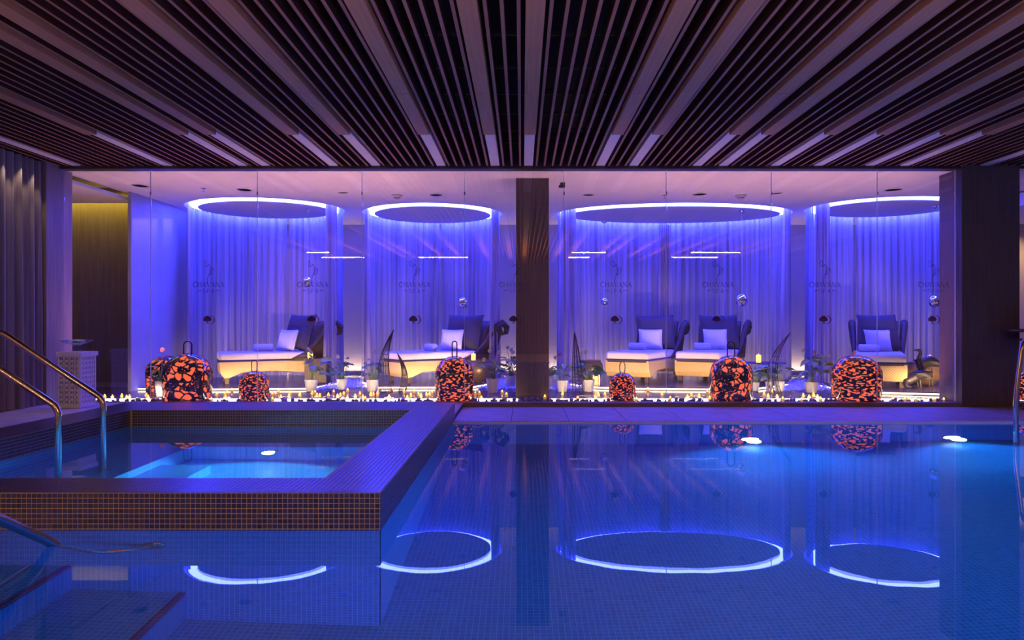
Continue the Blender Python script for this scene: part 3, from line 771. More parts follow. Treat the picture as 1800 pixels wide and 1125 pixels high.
# ------------------------------------------------------------ loungers
def cushion(w, h, t, n=14, pinch=.06):
    mb = MB(); vs_ = []; fs_ = []
    for s in (1, -1):
        for j in range(n + 1):
            for i in range(n + 1):
                u = -1 + 2 * i / n; v = -1 + 2 * j / n
                x = u * w / 2 * (1 - pinch * (1 - v * v)); y = v * h / 2 * (1 - pinch * (1 - u * u))
                e = max(0, (1 - u ** 4) * (1 - v ** 4)) ** .45
                vs_.append((x, s * t / 2 * e, y))
    b = (n + 1) ** 2
    for j in range(n):
        for i in range(n):
            a = j * (n + 1) + i
            fs_.append((a, a + n + 1, a + n + 2, a + 1)); fs_.append((b + a, b + a + 1, b + a + n + 2, b + a + n + 1))
    return mb.add(vs_, fs_)
def rounded_slab(L, Wd, z0, z1, r=.05, n=5, taper=0):
    def rect(off):
        pts = []
        for cx, cy_, a0 in ((L - r, Wd / 2 - r, 0), (r, Wd / 2 - r, 90), (r, -Wd / 2 + r, 180), (L - r, -Wd / 2 + r, 270)):
            for k in range(n + 1):
                a = radians(a0 + 90 * k / n); pts.append((cx + (r + off) * cos(a), cy_ + (r + off) * sin(a)))
        return pts
    rings = []
    for off, z in ((-.03, z0), (-.008, z0 + .01), (0, z0 + .03), (0, z1 - .035), (-.01, z1 - .012), (-.035, z1)):
        rings.append([(x, y, z) for x, y in rect(off)])
    mb = MB(); k = len(rings[0]); vs_ = [p for rg in rings for p in rg]; fs_ = [tuple(range(k - 1, -1, -1)), tuple((len(rings) - 1) * k + i for i in range(k))]
    for a in range(len(rings) - 1):
        for i in range(k): fs_.append((a * k + i, a * k + (i + 1) % k, (a + 1) * k + (i + 1) % k, (a + 1) * k + i))
    return mb.add(vs_, fs_)
Z0 = ZP
def make_lounger():
    t = thing('wicker_lounger', 'x', 'lounger')
    W2 = .36
    base = MB().prism([(.0, .34), (.02, .16), (.08, .085), (.17, .10), (.34, .17), (.85, .185), (1.25, .15), (1.5, .09), (1.62, .09), (1.66, .34)][::-1], -W2, W2)
    base.build('base', M['straw'], t, bevel=.012)
    for sx, sy in ((.12, -1), (.12, 1), (1.52, -1), (1.52, 1)):
        MB().prism([(sx - .04, .10), (sx - .028, 0), (sx + .028, 0), (sx + .04, .10)][::-1], sy * .29 - .03, sy * .29 + .03).build('leg', M['dwick'], t, bevel=.004)
    ma_ = rounded_slab(1.33, .70, .345, .475).build('mattress', M['mattr'], t, smooth=True)
    rounded_slab(1.34, .71, .335, .35).build('mattress_piping', M['navy'], ma_, smooth=True)
    # curved back panel
    prof = [(1.26, .34), (1.40, .52), (1.50, .72), (1.58, .88), (1.66, .96), (1.70, .95), (1.64, .84), (1.60, .70), (1.62, .50), (1.64, .34)]
    br_ = MB().prism(prof[::-1], -.30, .30).build('backrest', M['dwick'], t, bevel=.015)
    for sy in (-1, 1):
        w = MB(); outer = []; inner = []
        pth = [(1.10, .36, .014), (1.30, .44, .028), (1.46, .57, .042), (1.58, .72, .052), (1.68, .86, .058), (1.80, .92, .06), (1.89, .85, .052), (1.88, .76, .042), (1.81, .74, .03), (1.78, .80, .02)]
        for k in range(len(pth) - 1):
            pass
        xs = []
        w.tube([(a, sy * (.345 + .04 * min(1, max(0, (b - .5) / .4))), b) for a, b, c in pth], [c for a, b, c in pth], 10)
        w.prism([(1.08, .33), (1.30, .43), (1.46, .56), (1.58, .71), (1.68, .84), (1.80, .88), (1.78, .70), (1.70, .50), (1.66, .33)][::-1], sy * .345 - .022, sy * .345 + .022)
        w.build('side_wing', M['dwick'], t, smooth=False)
    c = cushion(.66, .60, .15); c.xf(Matrix.Rotation(radians(20), 4, 'Y') @ Matrix.Rotation(radians(90), 4, 'Z'))
    c.build('back_cushion', M['navy'], br_, smooth=True, loc=(1.335, 0, .775))
    return t
def make_pillow():
    t = thing('throw_pillow', 'x', 'pillow'); c = cushion(.40, .36, .13); c.xf(Matrix.Rotation(radians(90), 4, 'Z')); c.build('pillow_body', M['pillow'], t, smooth=True); return t
def make_towel():
    t = thing('rolled_towel', 'x', 'towel'); m = MB(); L = .15
    prof = [(.0001, -L), (.02, -L), (.022, -L + .006), (.036, -L + .004), (.038, -L + .008), (.052, -L + .006), (.060, -L + .02), (.061, 0), (.060, L - .02), (.052, L - .006), (.038, L - .008), (.036, L - .004), (.022, L - .006), (.02, L), (.0001, L)]
    m.lathe(prof, 18); m.xf(Matrix.Translation((0, 0, .058)) @ Matrix.Rotation(radians(90), 4, 'X')); m.build('towel_roll', M['towel'], t, smooth=True); 
    return t
LG = make_lounger(); PW = make_pillow(); TW = make_towel()
lp = [(X(383, 10.95), 10.95, 26, 'first bay', 0), (X(690, 11.0), 11.0, 36, 'second bay', 0),
      (1.62, 11.0, 60, 'wide bay, nearer the middle column', 1), (2.72, 11.05, 60, 'wide bay, behind the floral lantern', 1), (5.10, 10.15, 64, 'last bay', 1)]
for i, (x, y, a, w, tl) in enumerate(lp):
    L = LG if i == 0 else copy_tree(LG); p = PW if i == 0 else copy_tree(PW); q = TW if i == 0 else copy_tree(TW)
    ra = radians(a)
    L.location = (x, y, Z0); L.rotation_euler = (0, 0, ra); L.scale = (.95, 1.0, 1.0) if i == 0 else (1.0, 1.0, 1.0); L['label'] = 'straw wicker lounger in the ' + w; L['group'] = 'wicker loungers in the curtained bays'
    if i < 2:
        bc_ = [c for b in kids(L) for c in kids(b) if c.name.startswith('back_cushion')][0]
        bc_.rotation_euler = (0, 0, radians(30)); bc_.location = (1.27, -.02, .775)
    def at(lx, ly): return (x + lx * cos(ra) - ly * sin(ra), y + lx * sin(ra) + ly * cos(ra))
    px_, py_ = at(1.02 if i < 2 else 1.09, -.06 if i < 2 else 0)
    p.location = (px_, py_, Z0 + .475 + .172); p.rotation_mode = 'XYZ'
    p.rotation_euler = (Matrix.Rotation(ra + (radians(34) if i < 2 else radians(22)), 4, 'Z') @ Matrix.Rotation(radians(18), 4, 'Y')).to_euler()
    p['label'] = 'pale square pillow on the lounger in the ' + w; p['group'] = 'pillows on the loungers'
    tx, ty = at(.66, -.02) if not tl else at(.82, .13); q.location = (tx, ty, Z0 + .474); q.rotation_euler = (0, 0, ra if a > 30 else ra + radians(85))
    if a > 30: q.rotation_euler = (0, 0, ra)
    q['label'] = 'rolled white towel on the lounger in the ' + w; q['group'] = 'rolled towels on the loungers'

# ------------------------------------------------------------ side tables, table candles
def table_candle(loc, lb, r=.035, h=.10):
    t = thing('pillar_candle', lb, 'candle', loc, group='glowing candles on the side tables')
    MB().lathe([(r * .9, 0), (r, .01), (r, h - .01), (r * .93, h), (r * .8, h - .004)], 18).build('candle_body', M['candle'], t, smooth=True)
    MB().lathe([(.0001, 0), (.006, .01), (.004, .02), (.0001, .03)], 8, (0, 0, h - .006)).build('flame', M['flame'], t, smooth=True)
def egg(px, py_top, Y, r, lb, h=None):
    top = P(px, py_top, Y); h = top.z - Z0
    t = thing('drum_table', lb, 'side table', (top.x, Y, Z0), group='dark rounded side tables')
    MB().lathe([(r * .55, 0), (r * .68, h * .08), (r * .95, h * .35), (r * 1.02, h * .6), (r * .95, h * .85), (r * .82, h * .96), (r * .80, h * .985)], 28).build('drum_body', M['darkwood'], t, smooth=True)
    MB().lathe([(r * .84, 0), (r * .86, .008), (r * .84, .016)], 28, (0, 0, h * .985)).build('table_top', M['darkwood'], t)
    return top.x, Y, Z0 + h * .985 + .016
a = egg(846, 634, 11.2, .24, 'dark rounded drum table beside the second lounger'); table_candle((a[0] - .12, a[1] - .05, a[2]), 'amber pillar candle on the drum table in the second bay')
a = egg(1623, 638, 10.75, .25, 'dark rounded drum table behind the bird sculptures'); table_candle((a[0] + .07, a[1] - .05, a[2]), 'amber pillar candle behind the bird sculptures')
egg(1038, 634, 11.3, .20, 'dark rounded drum table left of the third lounger')
a = P(560, 630, 11.1); t = thing('block_table', 'dark square table behind the potted plant in the first bay', 'side table', (a.x, 11.1, Z0))
hh = a.z - Z0
MB().box(-.17, .17, -.17, .17, 0, hh - .02).build('table_body', M['dwick'], t, bevel=.01); MB().box(-.18, .18, -.18, .18, hh - .02, hh).build('table_top', M['darkwood'], t, bevel=.004)
table_candle((a.x - .10, 11.0, a.z), 'amber pillar candle on the square table in the first bay', .04, .10)
a = P(1345, 637, 11.2); t = thing('glass_table', 'dark topped table right of the fourth lounger with plants before it', 'side table', (a.x, 11.2, Z0)); hh = a.z - Z0
MB().lathe([(.30, 0), (.31, .006), (.30, .014)], 32, (0, 0, hh - .014)).build('table_top', M['navy'], t)
MB().lathe([(.16, 0), (.16, .02), (.10, .05), (.10, hh - .014)], 24).build('pedestal', M['darkwood'], t, smooth=True)
table_candle((a.x - .12, 11.15, a.z), 'amber pillar candle on the dark topped table right of the fourth lounger', .038, .12)
a = G(1048, 679, ZP); t = thing('candle_lantern', 'small square amber lantern on the floor below the third lounger', 'lantern', (X(1048, 10.6), 10.6, Z0))
for sx in (-.045, .045):
    for sy in (-.045, .045): MB().box(sx - .006, sx + .006, sy - .006, sy + .006, 0, .17).build('lantern_post', M['darkwood'], t)
MB().box(-.055, .055, -.055, .055, .17, .185).build('lantern_top', M['darkwood'], t); MB().box(-.055, .055, -.055, .055, 0, .012).build('lantern_base', M['darkwood'], t)
MB().lathe([(.028, 0), (.028, .11), (.02, .115)], 14, (0, 0, .012)).build('candle_body', M['candle'], t, smooth=True)

# ------------------------------------------------------------ domed lanterns
def dome_prof(Rr, H):
    pts = []
    for k in range(61):
        v = k / 60
        hs = H - Rr * .92
        if v < .55: z = hs * v / .55; r = Rr * (.955 + .045 * sin(pi / 2 * v / .55))
        else: q = (v - .55) / .45 * pi / 2; z = hs + Rr * .92 * sin(q); r = Rr * cos(q)
        pts.append((max(r, .0005), z))
    return pts
def dome_shell(Rr, H, kind, seed, nu=190):
    prof = dome_prof(Rr, H); nv = 100; P2 = []
    for j in range(nv + 1):
        f = j / nv * 60; k = min(59, int(f)); fr = f - k
        P2.append((prof[k][0] * (1 - fr) + prof[k + 1][0] * fr, prof[k][1] * (1 - fr) + prof[k + 1][1] * fr))
    vs_, fs_ = [], []
    for j in range(nv + 1):
        for i in range(nu):
            q = 2 * pi * i / nu; vs_.append((P2[j][0] * cos(q), P2[j][0] * sin(q), P2[j][1]))
    off = Vector((seed * 3.7, seed * 1.3, 0))
    for j in range(nv):
        for i in range(nu):
            a = vs_[j * nu + i]; p = Vector(a) / Rr * .29
            hole = False; top = P2[j][1] > H * .985; rim = j < 1
            if not top and not rim:
                if kind == 'patch':
                    w = Vector((p.x * 24, p.y * 24, p.z * 50)) + off; w.z += .6 * noise.noise(w * .7)
                    hole = noise.noise(w) > .18 + (.10 if P2[j][1] > H * .9 else 0)
                else:
                    w = p * 11 + off + Vector((noise.noise(p * 5), noise.noise(p * 5 + Vector((5, 1, 2))), 0)) * .5
                    d, _ = noise.voronoi(w); blob = noise.noise(p * 8 + off * 2)
                    d2, _ = noise.voronoi(p * 42 + off)
                    hole = (d[1] - d[0] > .15) and blob < .05
                    if blob >= .05 and blob < .38 and d2[0] < .23: hole = True
                    if hole and noise.noise(p * 14 + off) > .33: hole = False
            if not hole:
                fs_.append((j * nu + i, j * nu + (i + 1) % nu, (j + 1) * nu + (i + 1) % nu, (j + 1) * nu + i))
    return MB().add(vs_, fs_)
def make_dome(kind, seed):
    Rr, H = .29, .60
    t = thing('domed_lantern', 'x', 'lantern')
    dome_shell(Rr, H, kind, seed).build('pierced_shell', M['shell'], t, smooth=True)
    MB().lathe([(r * .955, z * .975 + .004) for r, z in dome_prof(Rr, H)[::3]], 48).build('glowing_liner', M['glow'], t, smooth=True)
    return t
base_d = {('floral', 1): make_dome('floral', 1), ('floral', 2): make_dome('floral', 2), ('patch', 1): make_dome('patch', 1), ('patch', 2): make_dome('patch', 2)}
used = set()
dl = [(330, 82, 621, 8.86, 'floral', 1, 'tall', 600, 'large floral pierced lantern with a looped handle, standing at the left front', 20),
      (293, 68, 625, 9.75, 'floral', 2, None, 0, 'floral pierced lantern half hidden behind the large left one', 80),
      (447, 52, 652, 8.84, 'patch', 1, 'tall', 633, 'small speckled lantern with a looped handle before the first lounger', 0),
      (799, 69, 626, 8.84, 'patch', 2, 'thin', 600, 'large speckled lantern with a narrow upright handle near the second lounger', 140),
      (1094, 47, 655, 8.84, 'patch', 1, 'open', 636, 'small speckled lantern with a horned open handle before the third lounger', 200),
      (1285, 74, 625, 8.82, 'floral', 2, 'tall', 600, 'floral pierced lantern with a looped handle before the fourth lounger', 250),
      (1505, 84, 624, 8.82, 'patch', 2, None, 0, 'largest speckled lantern, before the last lounger', 300),
      (1806, 54, 652, 8.9, 'patch', 1, None, 0, 'speckled lantern beyond the wide right column', 60)]
for px, w, top, Y, kd, sd, hk, hy, lb, rot in dl:
    k = (kd, sd)
    t = base_d[k] if k not in used else copy_tree(base_d[k])
    used.add(k)
    if hk and False: pass
    z0 = .032; Rr = w / 2 * Y / F; H = P(px, top, Y).z - z0
    t.location = (X(px, Y), Y, z0); t.scale = (Rr / .29, Rr / .29, H / .60); t.rotation_euler = (0, 0, radians(rot))
    t['label'] = lb; t['group'] = 'glowing pierced dome lanterns'
    dl_h = P(px, hy, Y).z - z0 if hk else 0
    t['_h'] = (dl_h / (H / .60)) if hk else 0.0
    t['_k'] = hk or ''
for t in [o for o in bpy.data.objects if o.name.startswith('domed_lantern') and o.get('_k')]:
    hk = t['_k']; h = t['_h']; b = .585
    if hk == 'open':
        m = MB()
        for s in (-1, 1): m.tube([(s * .045, 0, b), (s * .06, 0, b + (h - b) * .5), (s * .055, 0, b + (h - b) * .8), (s * .02, 0, h)], .009, 8)
    else:
        w_ = .035 if hk == 'thin' else .05
        pts = [(-w_, 0, b)] + [(-w_ * cos(q), 0, b + (h - b - w_) + w_ * 1.0 * sin(q)) for q in [pi * i / 10 for i in range(11)]] + [(w_, 0, b)]
        m = MB().tube(pts, .009, 8)
    m.build('handle', M['shell'], t, smooth=True, rot=(0, 0, -t.rotation_euler[2]))
for o in bpy.data.objects:
    for q in ('_h', '_k'):
        if q in o.keys(): del o[q]

# ------------------------------------------------------------ tea lights
def crop(pts, x0, y0, s): return [(x0 + a / s, y0 + b / s) for a, b in pts]
cl = crop([(135, 515), (212, 520), (305, 508), (352, 530), (380, 520), (548, 500), (565, 530), (1190, 545), (1243, 497), (1325, 490), (1348, 485), (1330, 525), (1393, 455)], 160, 600, 5.625)
cl += crop([(103, 492), (137, 490), (165, 470), (190, 520), (108, 555), (270, 510), (285, 485), (378, 500), (500, 480), (528, 475), (548, 500), (575, 505), (660, 495), (712, 472), (750, 515), (778, 500), (812, 490), (850, 460), (847, 525), (925, 515), (972, 487), (1000, 520), (1025, 540), (1080, 495), (1105, 490), (1145, 490), (1168, 435), (1260, 522), (1286, 455), (1410, 468), (1440, 530), (1475, 503), (1507, 470), (1550, 490), (1575, 510), (1630, 495), (1660, 492), (1685, 478)], 460, 600, 5.625)
cl += crop([(1100, 655), (1140, 655), (1160, 700), (1250, 635), (1300, 630), (1365, 640), (1408, 672)], 640, 570, 5.625)
cl += crop([(275, 660), (425, 705), (600, 685), (628, 670), (693, 668), (1005, 715), (1120, 620), (1258, 660), (1340, 705), (1510, 695), (1548, 665), (1625, 680), (1730, 705), (100, 690)], 940, 570, 5.625)
cl += crop([(57, 780), (175, 810), (150, 735), (793, 760), (838, 775), (880, 730), (938, 785), (1002, 815), (1235, 775), (1300, 790), (1350, 770), (1395, 790), (1430, 830), (1215, 850)], 1220, 570, 6.4286)
cl += crop([(648, 670), (755, 690), (785, 695), (850, 705), (1012, 705), (1095, 725)], 1440, 560, 5)
cand = thing('tea_light', 'x', 'candle')
MB().lathe([(.017, 0), (.021, .022), (.022, .026), (.018, .024), (.0001, .022)], 12).build('candle_cup', M['amber'], cand, smooth=True)
MB().lathe([(.0001, .0), (.009, .006), (.011, .012), (.007, .022), (.0001, .032)], 8, (0, 0, .022)).build('flame', M['flame'], cand, smooth=True)
zones = [(228, 'right of the white pedestal'), (480, 'before the first lounger'), (640, 'before the first white pots'),
         (770, 'before the second lounger'), (910, 'left of the middle column'), (1075, 'right of the middle column'),
         (1250, 'before the pair of loungers'), (1465, 'right of the fourth lounger'), (1900, 'by the right column')]
first = True; tl_all = []
doms = [(X(d[0], d[3]), d[3], d[1] / 2 * d[3] / F) for d in dl]
for px, py in cl:
    Y = min(10.05, max(8.68, (1 - .075) * F / (py - CY + 2))); x = X(px, Y)
    for dx, dy, dr in doms:
        if (x - dx) ** 2 + (Y - dy) ** 2 < (dr + .035) ** 2: Y = dy + dr + .06 if Y > dy else Y; x = X(px, Y)
    if .28 > x > -.08 and 8.97 < Y < 9.45: Y = 8.95; x = X(px, Y)
    if x > 5.17: x = 5.14; Y = 8.93
    c = cand if first else copy_tree(cand); first = False
    s = R.uniform(.9, 1.15); c.location = (x, Y, .031); c.scale = (s, s, s)
    tl_all.append((next(z[1] for z in zones if px < z[0]), 'front' if Y < 8.98 else ('middle' if Y < 9.6 else 'rear'), px, c))
ORD = 'first second third fourth fifth sixth seventh eighth ninth tenth eleventh twelfth thirteenth fourteenth fifteenth sixteenth seventeenth eighteenth nineteenth twentieth'.split()
for z in zones:
    for row in ('front', 'middle', 'rear'):
        m_ = sorted([q for q in tl_all if q[0] == z[1] and q[1] == row], key=lambda q: q[2])
        for k, q in enumerate(m_):
            q[3]['label'] = ('amber tea light ' + z[1] + ', ' + (ORD[k] + ' from left' if len(m_) > 1 else 'alone') + ' in the ' + row + ' row'); q[3]['group'] = 'tea lights ' + z[1]

# ------------------------------------------------------------ potted plants
def leaf_mesh(L, Wd, curl=.25, n=6):
    vs_, fs_ = [], []
    for i in range(n + 1):
        u = i / n; w = Wd / 2 * (sin(pi * min(1, u * .92 + .08)) ** .7) * (1.1 - .45 * u); z = -curl * L * u * u
        for s in (-1, 0, 1): vs_.append((u * L, s * w, z + abs(s) * w * .35))
    for i in range(n):
        for j in range(2): a = i * 3 + j; fs_.append((a, a + 1, a + 4, a + 3))
    return MB().add(vs_, fs_)
def plant(px, Y, ptop, pw_px, top, lb, seed, nleaf=13, L=.13, wd=.075, m='leaf', flowers=((0, 0, 'spathe'),), glass=False, lean=0.0, z0=.032, potm='pot'):
    rr = random.Random(seed); x = X(px, Y); ph = max(.06, P(px, ptop, Y).z - z0); pr = pw_px / 2 * Y / F; H = P(px, top, Y).z - z0 - ph
    t = thing('potted_plant', lb, 'potted plant', (x, Y, z0), group='potted plants between the bays')
    po = MB().lathe([(pr * .68, 0), (pr * .72, .004), (pr * .97, ph - .012), (pr * 1.0, ph), (pr * .92, ph), (pr * .88, ph - .02)], 20).build('pot', M[potm], t, smooth=False)
    MB().lathe([(.0001, ph - .018), (pr * .9, ph - .02)], 16).build('soil', M['soil'], po)
    st = MB()
    leaves = []
    for k in range(nleaf):
        a = rr.uniform(0, 2 * pi); q = (k + .5) / nleaf; hh = H * (.15 + .80 * q) * rr.uniform(.85, 1.05); out = (.03 + .13 * rr.random()) * (1.1 - .4 * q)
        tip = Vector((cos(a) * out + lean * q, sin(a) * out, ph + hh)); b = Vector((cos(a) * pr * .3, sin(a) * pr * .3, ph - .02))
        mid = (b + tip) / 2 + Vector((0, 0, hh * .12)) - Vector((cos(a), sin(a), 0)) * .01
        st.tube([b, mid, tip], .0035, 5)
        s = rr.uniform(.75, 1.2); pitch = rr.uniform(-.2, .7)
        lf = leaf_mesh(L * s * 1.2, wd * s * 1.45, rr.uniform(.1, .4)); lf.xf(Matrix.Translation(tip) @ Matrix.Rotation(a + rr.uniform(-.6, .6), 4, 'Z') @ Matrix.Rotation(pitch - .3, 4, 'Y') @ Matrix.Rotation(rr.uniform(-.6, .6), 4, 'X'))
        leaves.append(lf)
    for dx, dy, mm in flowers:
        tip = Vector((dx, -.03, ph + H + dy)); st.tube([(0, 0, ph - .02), (dx * .3, 0, ph + H * .5), tip], .003, 5)
        f = leaf_mesh(.075, .062, -.1, 5); f.xf(Matrix.Translation(tip) @ Matrix.Rotation(rr.uniform(-1.2, -.2) - .6, 4, 'Z') @ Matrix.Rotation(-.9, 4, 'Y')); sp_ = f.build('spathe', M[mm], t, smooth=True)
        MB().tube([tip, tip + Vector((.0, -.012, .05))], .005, 6).build('spadix', M['spadix'], sp_, smooth=True)
    st.build('stems', M['stem'], t, smooth=True)
    for lf in leaves: lf.build('leaf', M[m] if rr.random() < .75 else M['leafd'], t, smooth=True)
PL = [
    (547, 9.95, 667, 24, 620, 'white potted anthurium with one white bloom before the square table', 1, 14, .15, .085, 'leaf', ((-.02, .02, 'spathe'), (.01, -.02, 'spathe'))),
    (601, 10.2, 666, 20, 630, 'white potted bushy plant with small dark leaves, left edge of the first gravel patch', 2, 24, .075, .045, 'leafd', ((-.05, .0, 'spathe'),)),
    (655, 9.95, 667, 24, 630, 'white potted bushy plant with small dark leaves beside the tall wire horn', 3, 26, .075, .045, 'leafd', ((.03, .09, 'spathe'),)),
    (866, 9.75, 665, 24, 628, 'white potted lily with broad leaves right of the large speckled lantern', 4, 11, .15, .06, 'leaf', ((-.04, .06, 'spathe'), (.09, .04, 'spathe'), (-.12, -.06, 'spathe'))),
    (898, 10.6, 660, 22, 625, 'white potted plant with tall white blooms partly behind the middle column', 5, 16, .12, .07, 'leafd', ((-.05, .09, 'spathe'), (.0, .06, 'spathe'), (.03, .02, 'spathe'))),
    (969, 10.4, 660, 22, 632, 'white potted plant with dark drooping leaves at the right edge of the middle column', 6, 12, .14, .07, 'leafd', ((.06, .0, 'spathe'),)),
    (988, 9.9, 668, 22, 640, 'white potted plant with one pink bloom right of the middle column', 7, 12, .11, .07, 'leaf', ((-.04, .10, 'pinks'),)),
    (1034, 9.9, 667, 24, 632, 'white potted plant with a tall white bloom left of the small amber lantern', 8, 13, .13, .07, 'leaf', ((-.10, .11, 'spathe'), (-.04, .08, 'spathe'))),
    (1352, 9.75, 671, 13, 640, 'small pot with trailing green leaves behind the floral lantern, left of the wire horn', 9, 14, .12, .06, 'leaf', ()),
    (1370, 9.95, 670, 18, 632, 'pot with long hanging leaves beneath the wire horn', 10, 10, .15, .06, 'leafd', ((-.02, .12, 'pinks'),)),
    (1426, 9.72, 671, 25, 622, 'tall white potted anthurium with broad bright leaves left of the largest speckled lantern', 11, 18, .15, .085, 'leaf', ((-.13, .02, 'spathe'), (.03, .0, 'pinks'), (.22, -.06, 'spathe'))),
    (1328, 10.0, 672, 14, 640, 'small leafy plant right behind the floral lantern at the fourth lounger', 12, 14, .11, .06, 'leaf', ()),
    (283, 9.3, 670, 20, 632, 'potted plant with long dark leaves tucked between the two left lanterns', 13, 9, .16, .06, 'leaf', ((.03, .10, 'pinks'),)),
    (1478, 9.5, 672, 20, 634, 'potted plant with a pink bloom showing behind the largest speckled lantern', 14, 9, .15, .06, 'leaf', ((.16, .08, 'pinks'),)),
]
for p in PL: plant(*p)

# ------------------------------------------------------------ wire horns
def horn(px, Y, base_py, tip_px, tip_py, r, lb, bow):
    z0 = .032; x = X(px, Y); tip = P(tip_px, tip_py, Y); H = tip.z - z0; dx = tip.x - x
    t = thing('wire_horn', lb, 'sculpture', (x, Y, z0), group='dark woven wire horns'); n = 9; rows = 16
    def pt(k, v, rs=1):
        a = 2 * pi * k / n; rad = r * (1 - v) ** .75 * (1 + .25 * sin(pi * v)) * rs; c = Vector((dx * v ** 1.8 + bow * sin(pi * v), 0, H * v))
        return c + Vector((cos(a), sin(a), 0)) * rad
    for k in range(n): MB().tube([pt(k, j / rows) for j in range(rows + 1)], .0042, 5).build('rib', M['rattan'], t, smooth=True)
    for v in (0, .12, .26, .42, .6): MB().tube([pt(k, v) for k in range(n)], .003, 5, closed=True).build('hoop', M['rattan'], t, smooth=True)
horn(679, 9.8, 672, 692, 579, .085, 'tall curved dark wire horn beside the second lounger', -.06)
horn(707, 9.9, 672, 698, 620, .05, 'short curved dark wire horn in front of the second lounger', .05)
horn(1017, 9.7, 675, 1010, 583, .08, 'straight tapering dark wire cone right of the middle column', -.01)
horn(1364, 9.6, 672, 1390, 584, .075, 'curved dark wire horn leaning right behind the floral lantern', -.09)

# ------------------------------------------------------------ pendants and ceiling fittings
for cpx, cpy, bpx, bpy_, r, lb in [(541, 367, 541, 496, .083, 'mirror ball pendant over the first lounger'), (815, 371, 814, 532, .088, 'mirror ball pendant over the second lounger'),
                                  (1063, 387, 1062, 531, .078, 'mirror ball pendant at the left of the wide bay'), (1306, 369, 1304, 528, .100, 'largest mirror ball pendant, at the right of the wide bay'),
                                  (1643, 361, 1643, 530, .095, 'mirror ball pendant beside the right column')]:
    zt = ZC - .018; Y = (zt - EYE) * F / (CY - cpy); x = X(bpx, Y); zb = P(bpx, bpy_, Y).z
    t = thing('ball_pendant', lb, 'pendant', (x, Y, zt), group='mirror ball pendants in the bays')
    MB().lathe([(.055, 0), (.055, -.012), (.035, -.045), (.012, -.06), (.0001, -.06)][::-1], 20).build('ceiling_canopy', M['chrome'], t, smooth=True)
    MB().tube([(0, 0, -.05), (0.004, 0, (zb - zt) * .5), (0, 0, zb - zt + r)], .0025, 6).build('cable', M['edge'], t)
    MB().ball((0, 0, zb - zt), r, 32, 20).build('mirror_ball', M['chrome'], t, smooth=True)
for px, py, r, lb in [(247, 326, .11, 'round flush ceiling grille near the left wall'), (430, 333, .10, 'round flush ceiling grille above the first ring'), (603, 338, .07, 'small round ceiling grille between the first two rings'),
                      (766, 342, .09, 'round flush ceiling grille above the second ring'), (1035, 342, .08, 'round flush ceiling grille at the left of the widest ring'), (1230, 341, .10, 'round flush ceiling grille above the widest ring'),
                      (1366, 339, .07, 'small round ceiling grille at the right of the widest ring'), (1570, 333, .11, 'round flush ceiling grille above the last ring')]:
    Y = (ZC - EYE) * F / (CY - py); t = thing('ceiling_speaker', lb, 'ceiling speaker', (X(px, Y), Y, ZC), group='round flush ceiling grilles')
    sr_ = MB().lathe([(r, 0), (r, -.006), (r * .9, -.010), (r * .88, -.004)][::-1], 32).build('speaker_rim', M['white'], t, smooth=True)
    MB().lathe([(.0001, -.006), (r * .89, -.006)], 32).build('speaker_grille', M['disc'], sr_)
for px, py, lb in [(698, 343, 'smoke detector above the second ring'), (1302, 343, 'smoke detector above the right part of the widest ring')]:
    Y = (ZC - EYE) * F / (CY - py); t = thing('smoke_detector', lb, 'smoke detector', (X(px, Y), Y, ZC), group='smoke detectors')
    MB().lathe([(.0001, -.06), (.03, -.058), (.05, -.045), (.055, -.03)], 24).build('detector_head', M['disc'], t, smooth=True)
    MB().lathe([(.05, -.032), (.075, -.028), (.078, 0)], 24).build('detector_base', M['white'], t, smooth=True)
for px, py, lb in [(358, 331, 'sprinkler head near the first ring'), (1168, 343, 'sprinkler head above the widest ring')]:
    Y = (ZC - EYE) * F / (CY - py); t = thing('sprinkler', lb, 'sprinkler', (X(px, Y), Y, ZC), group='sprinkler heads')
    MB().lathe([(.035, -.004), (.035, 0)], 16).build('sprinkler_plate', M['steel'], t); MB().lathe([(.006, 0), (.006, -.04), (.018, -.042), (.018, -.046)][::-1], 12).build('sprinkler_nozzle', M['steel'], t)
Y = 9.3; t = thing('security_camera', 'small dark ceiling camera just right of the middle column', 'camera', (X(989, Y), Y, ZC))
MB().box(-.03, .03, -.03, .03, -.03, 0).build('camera_mount', M['rail'], t); b_ = MB().box(-.05, .03, -.02, .02, -.065, -.03); b_.build('camera_body', M['rail'], t, bevel=.004)

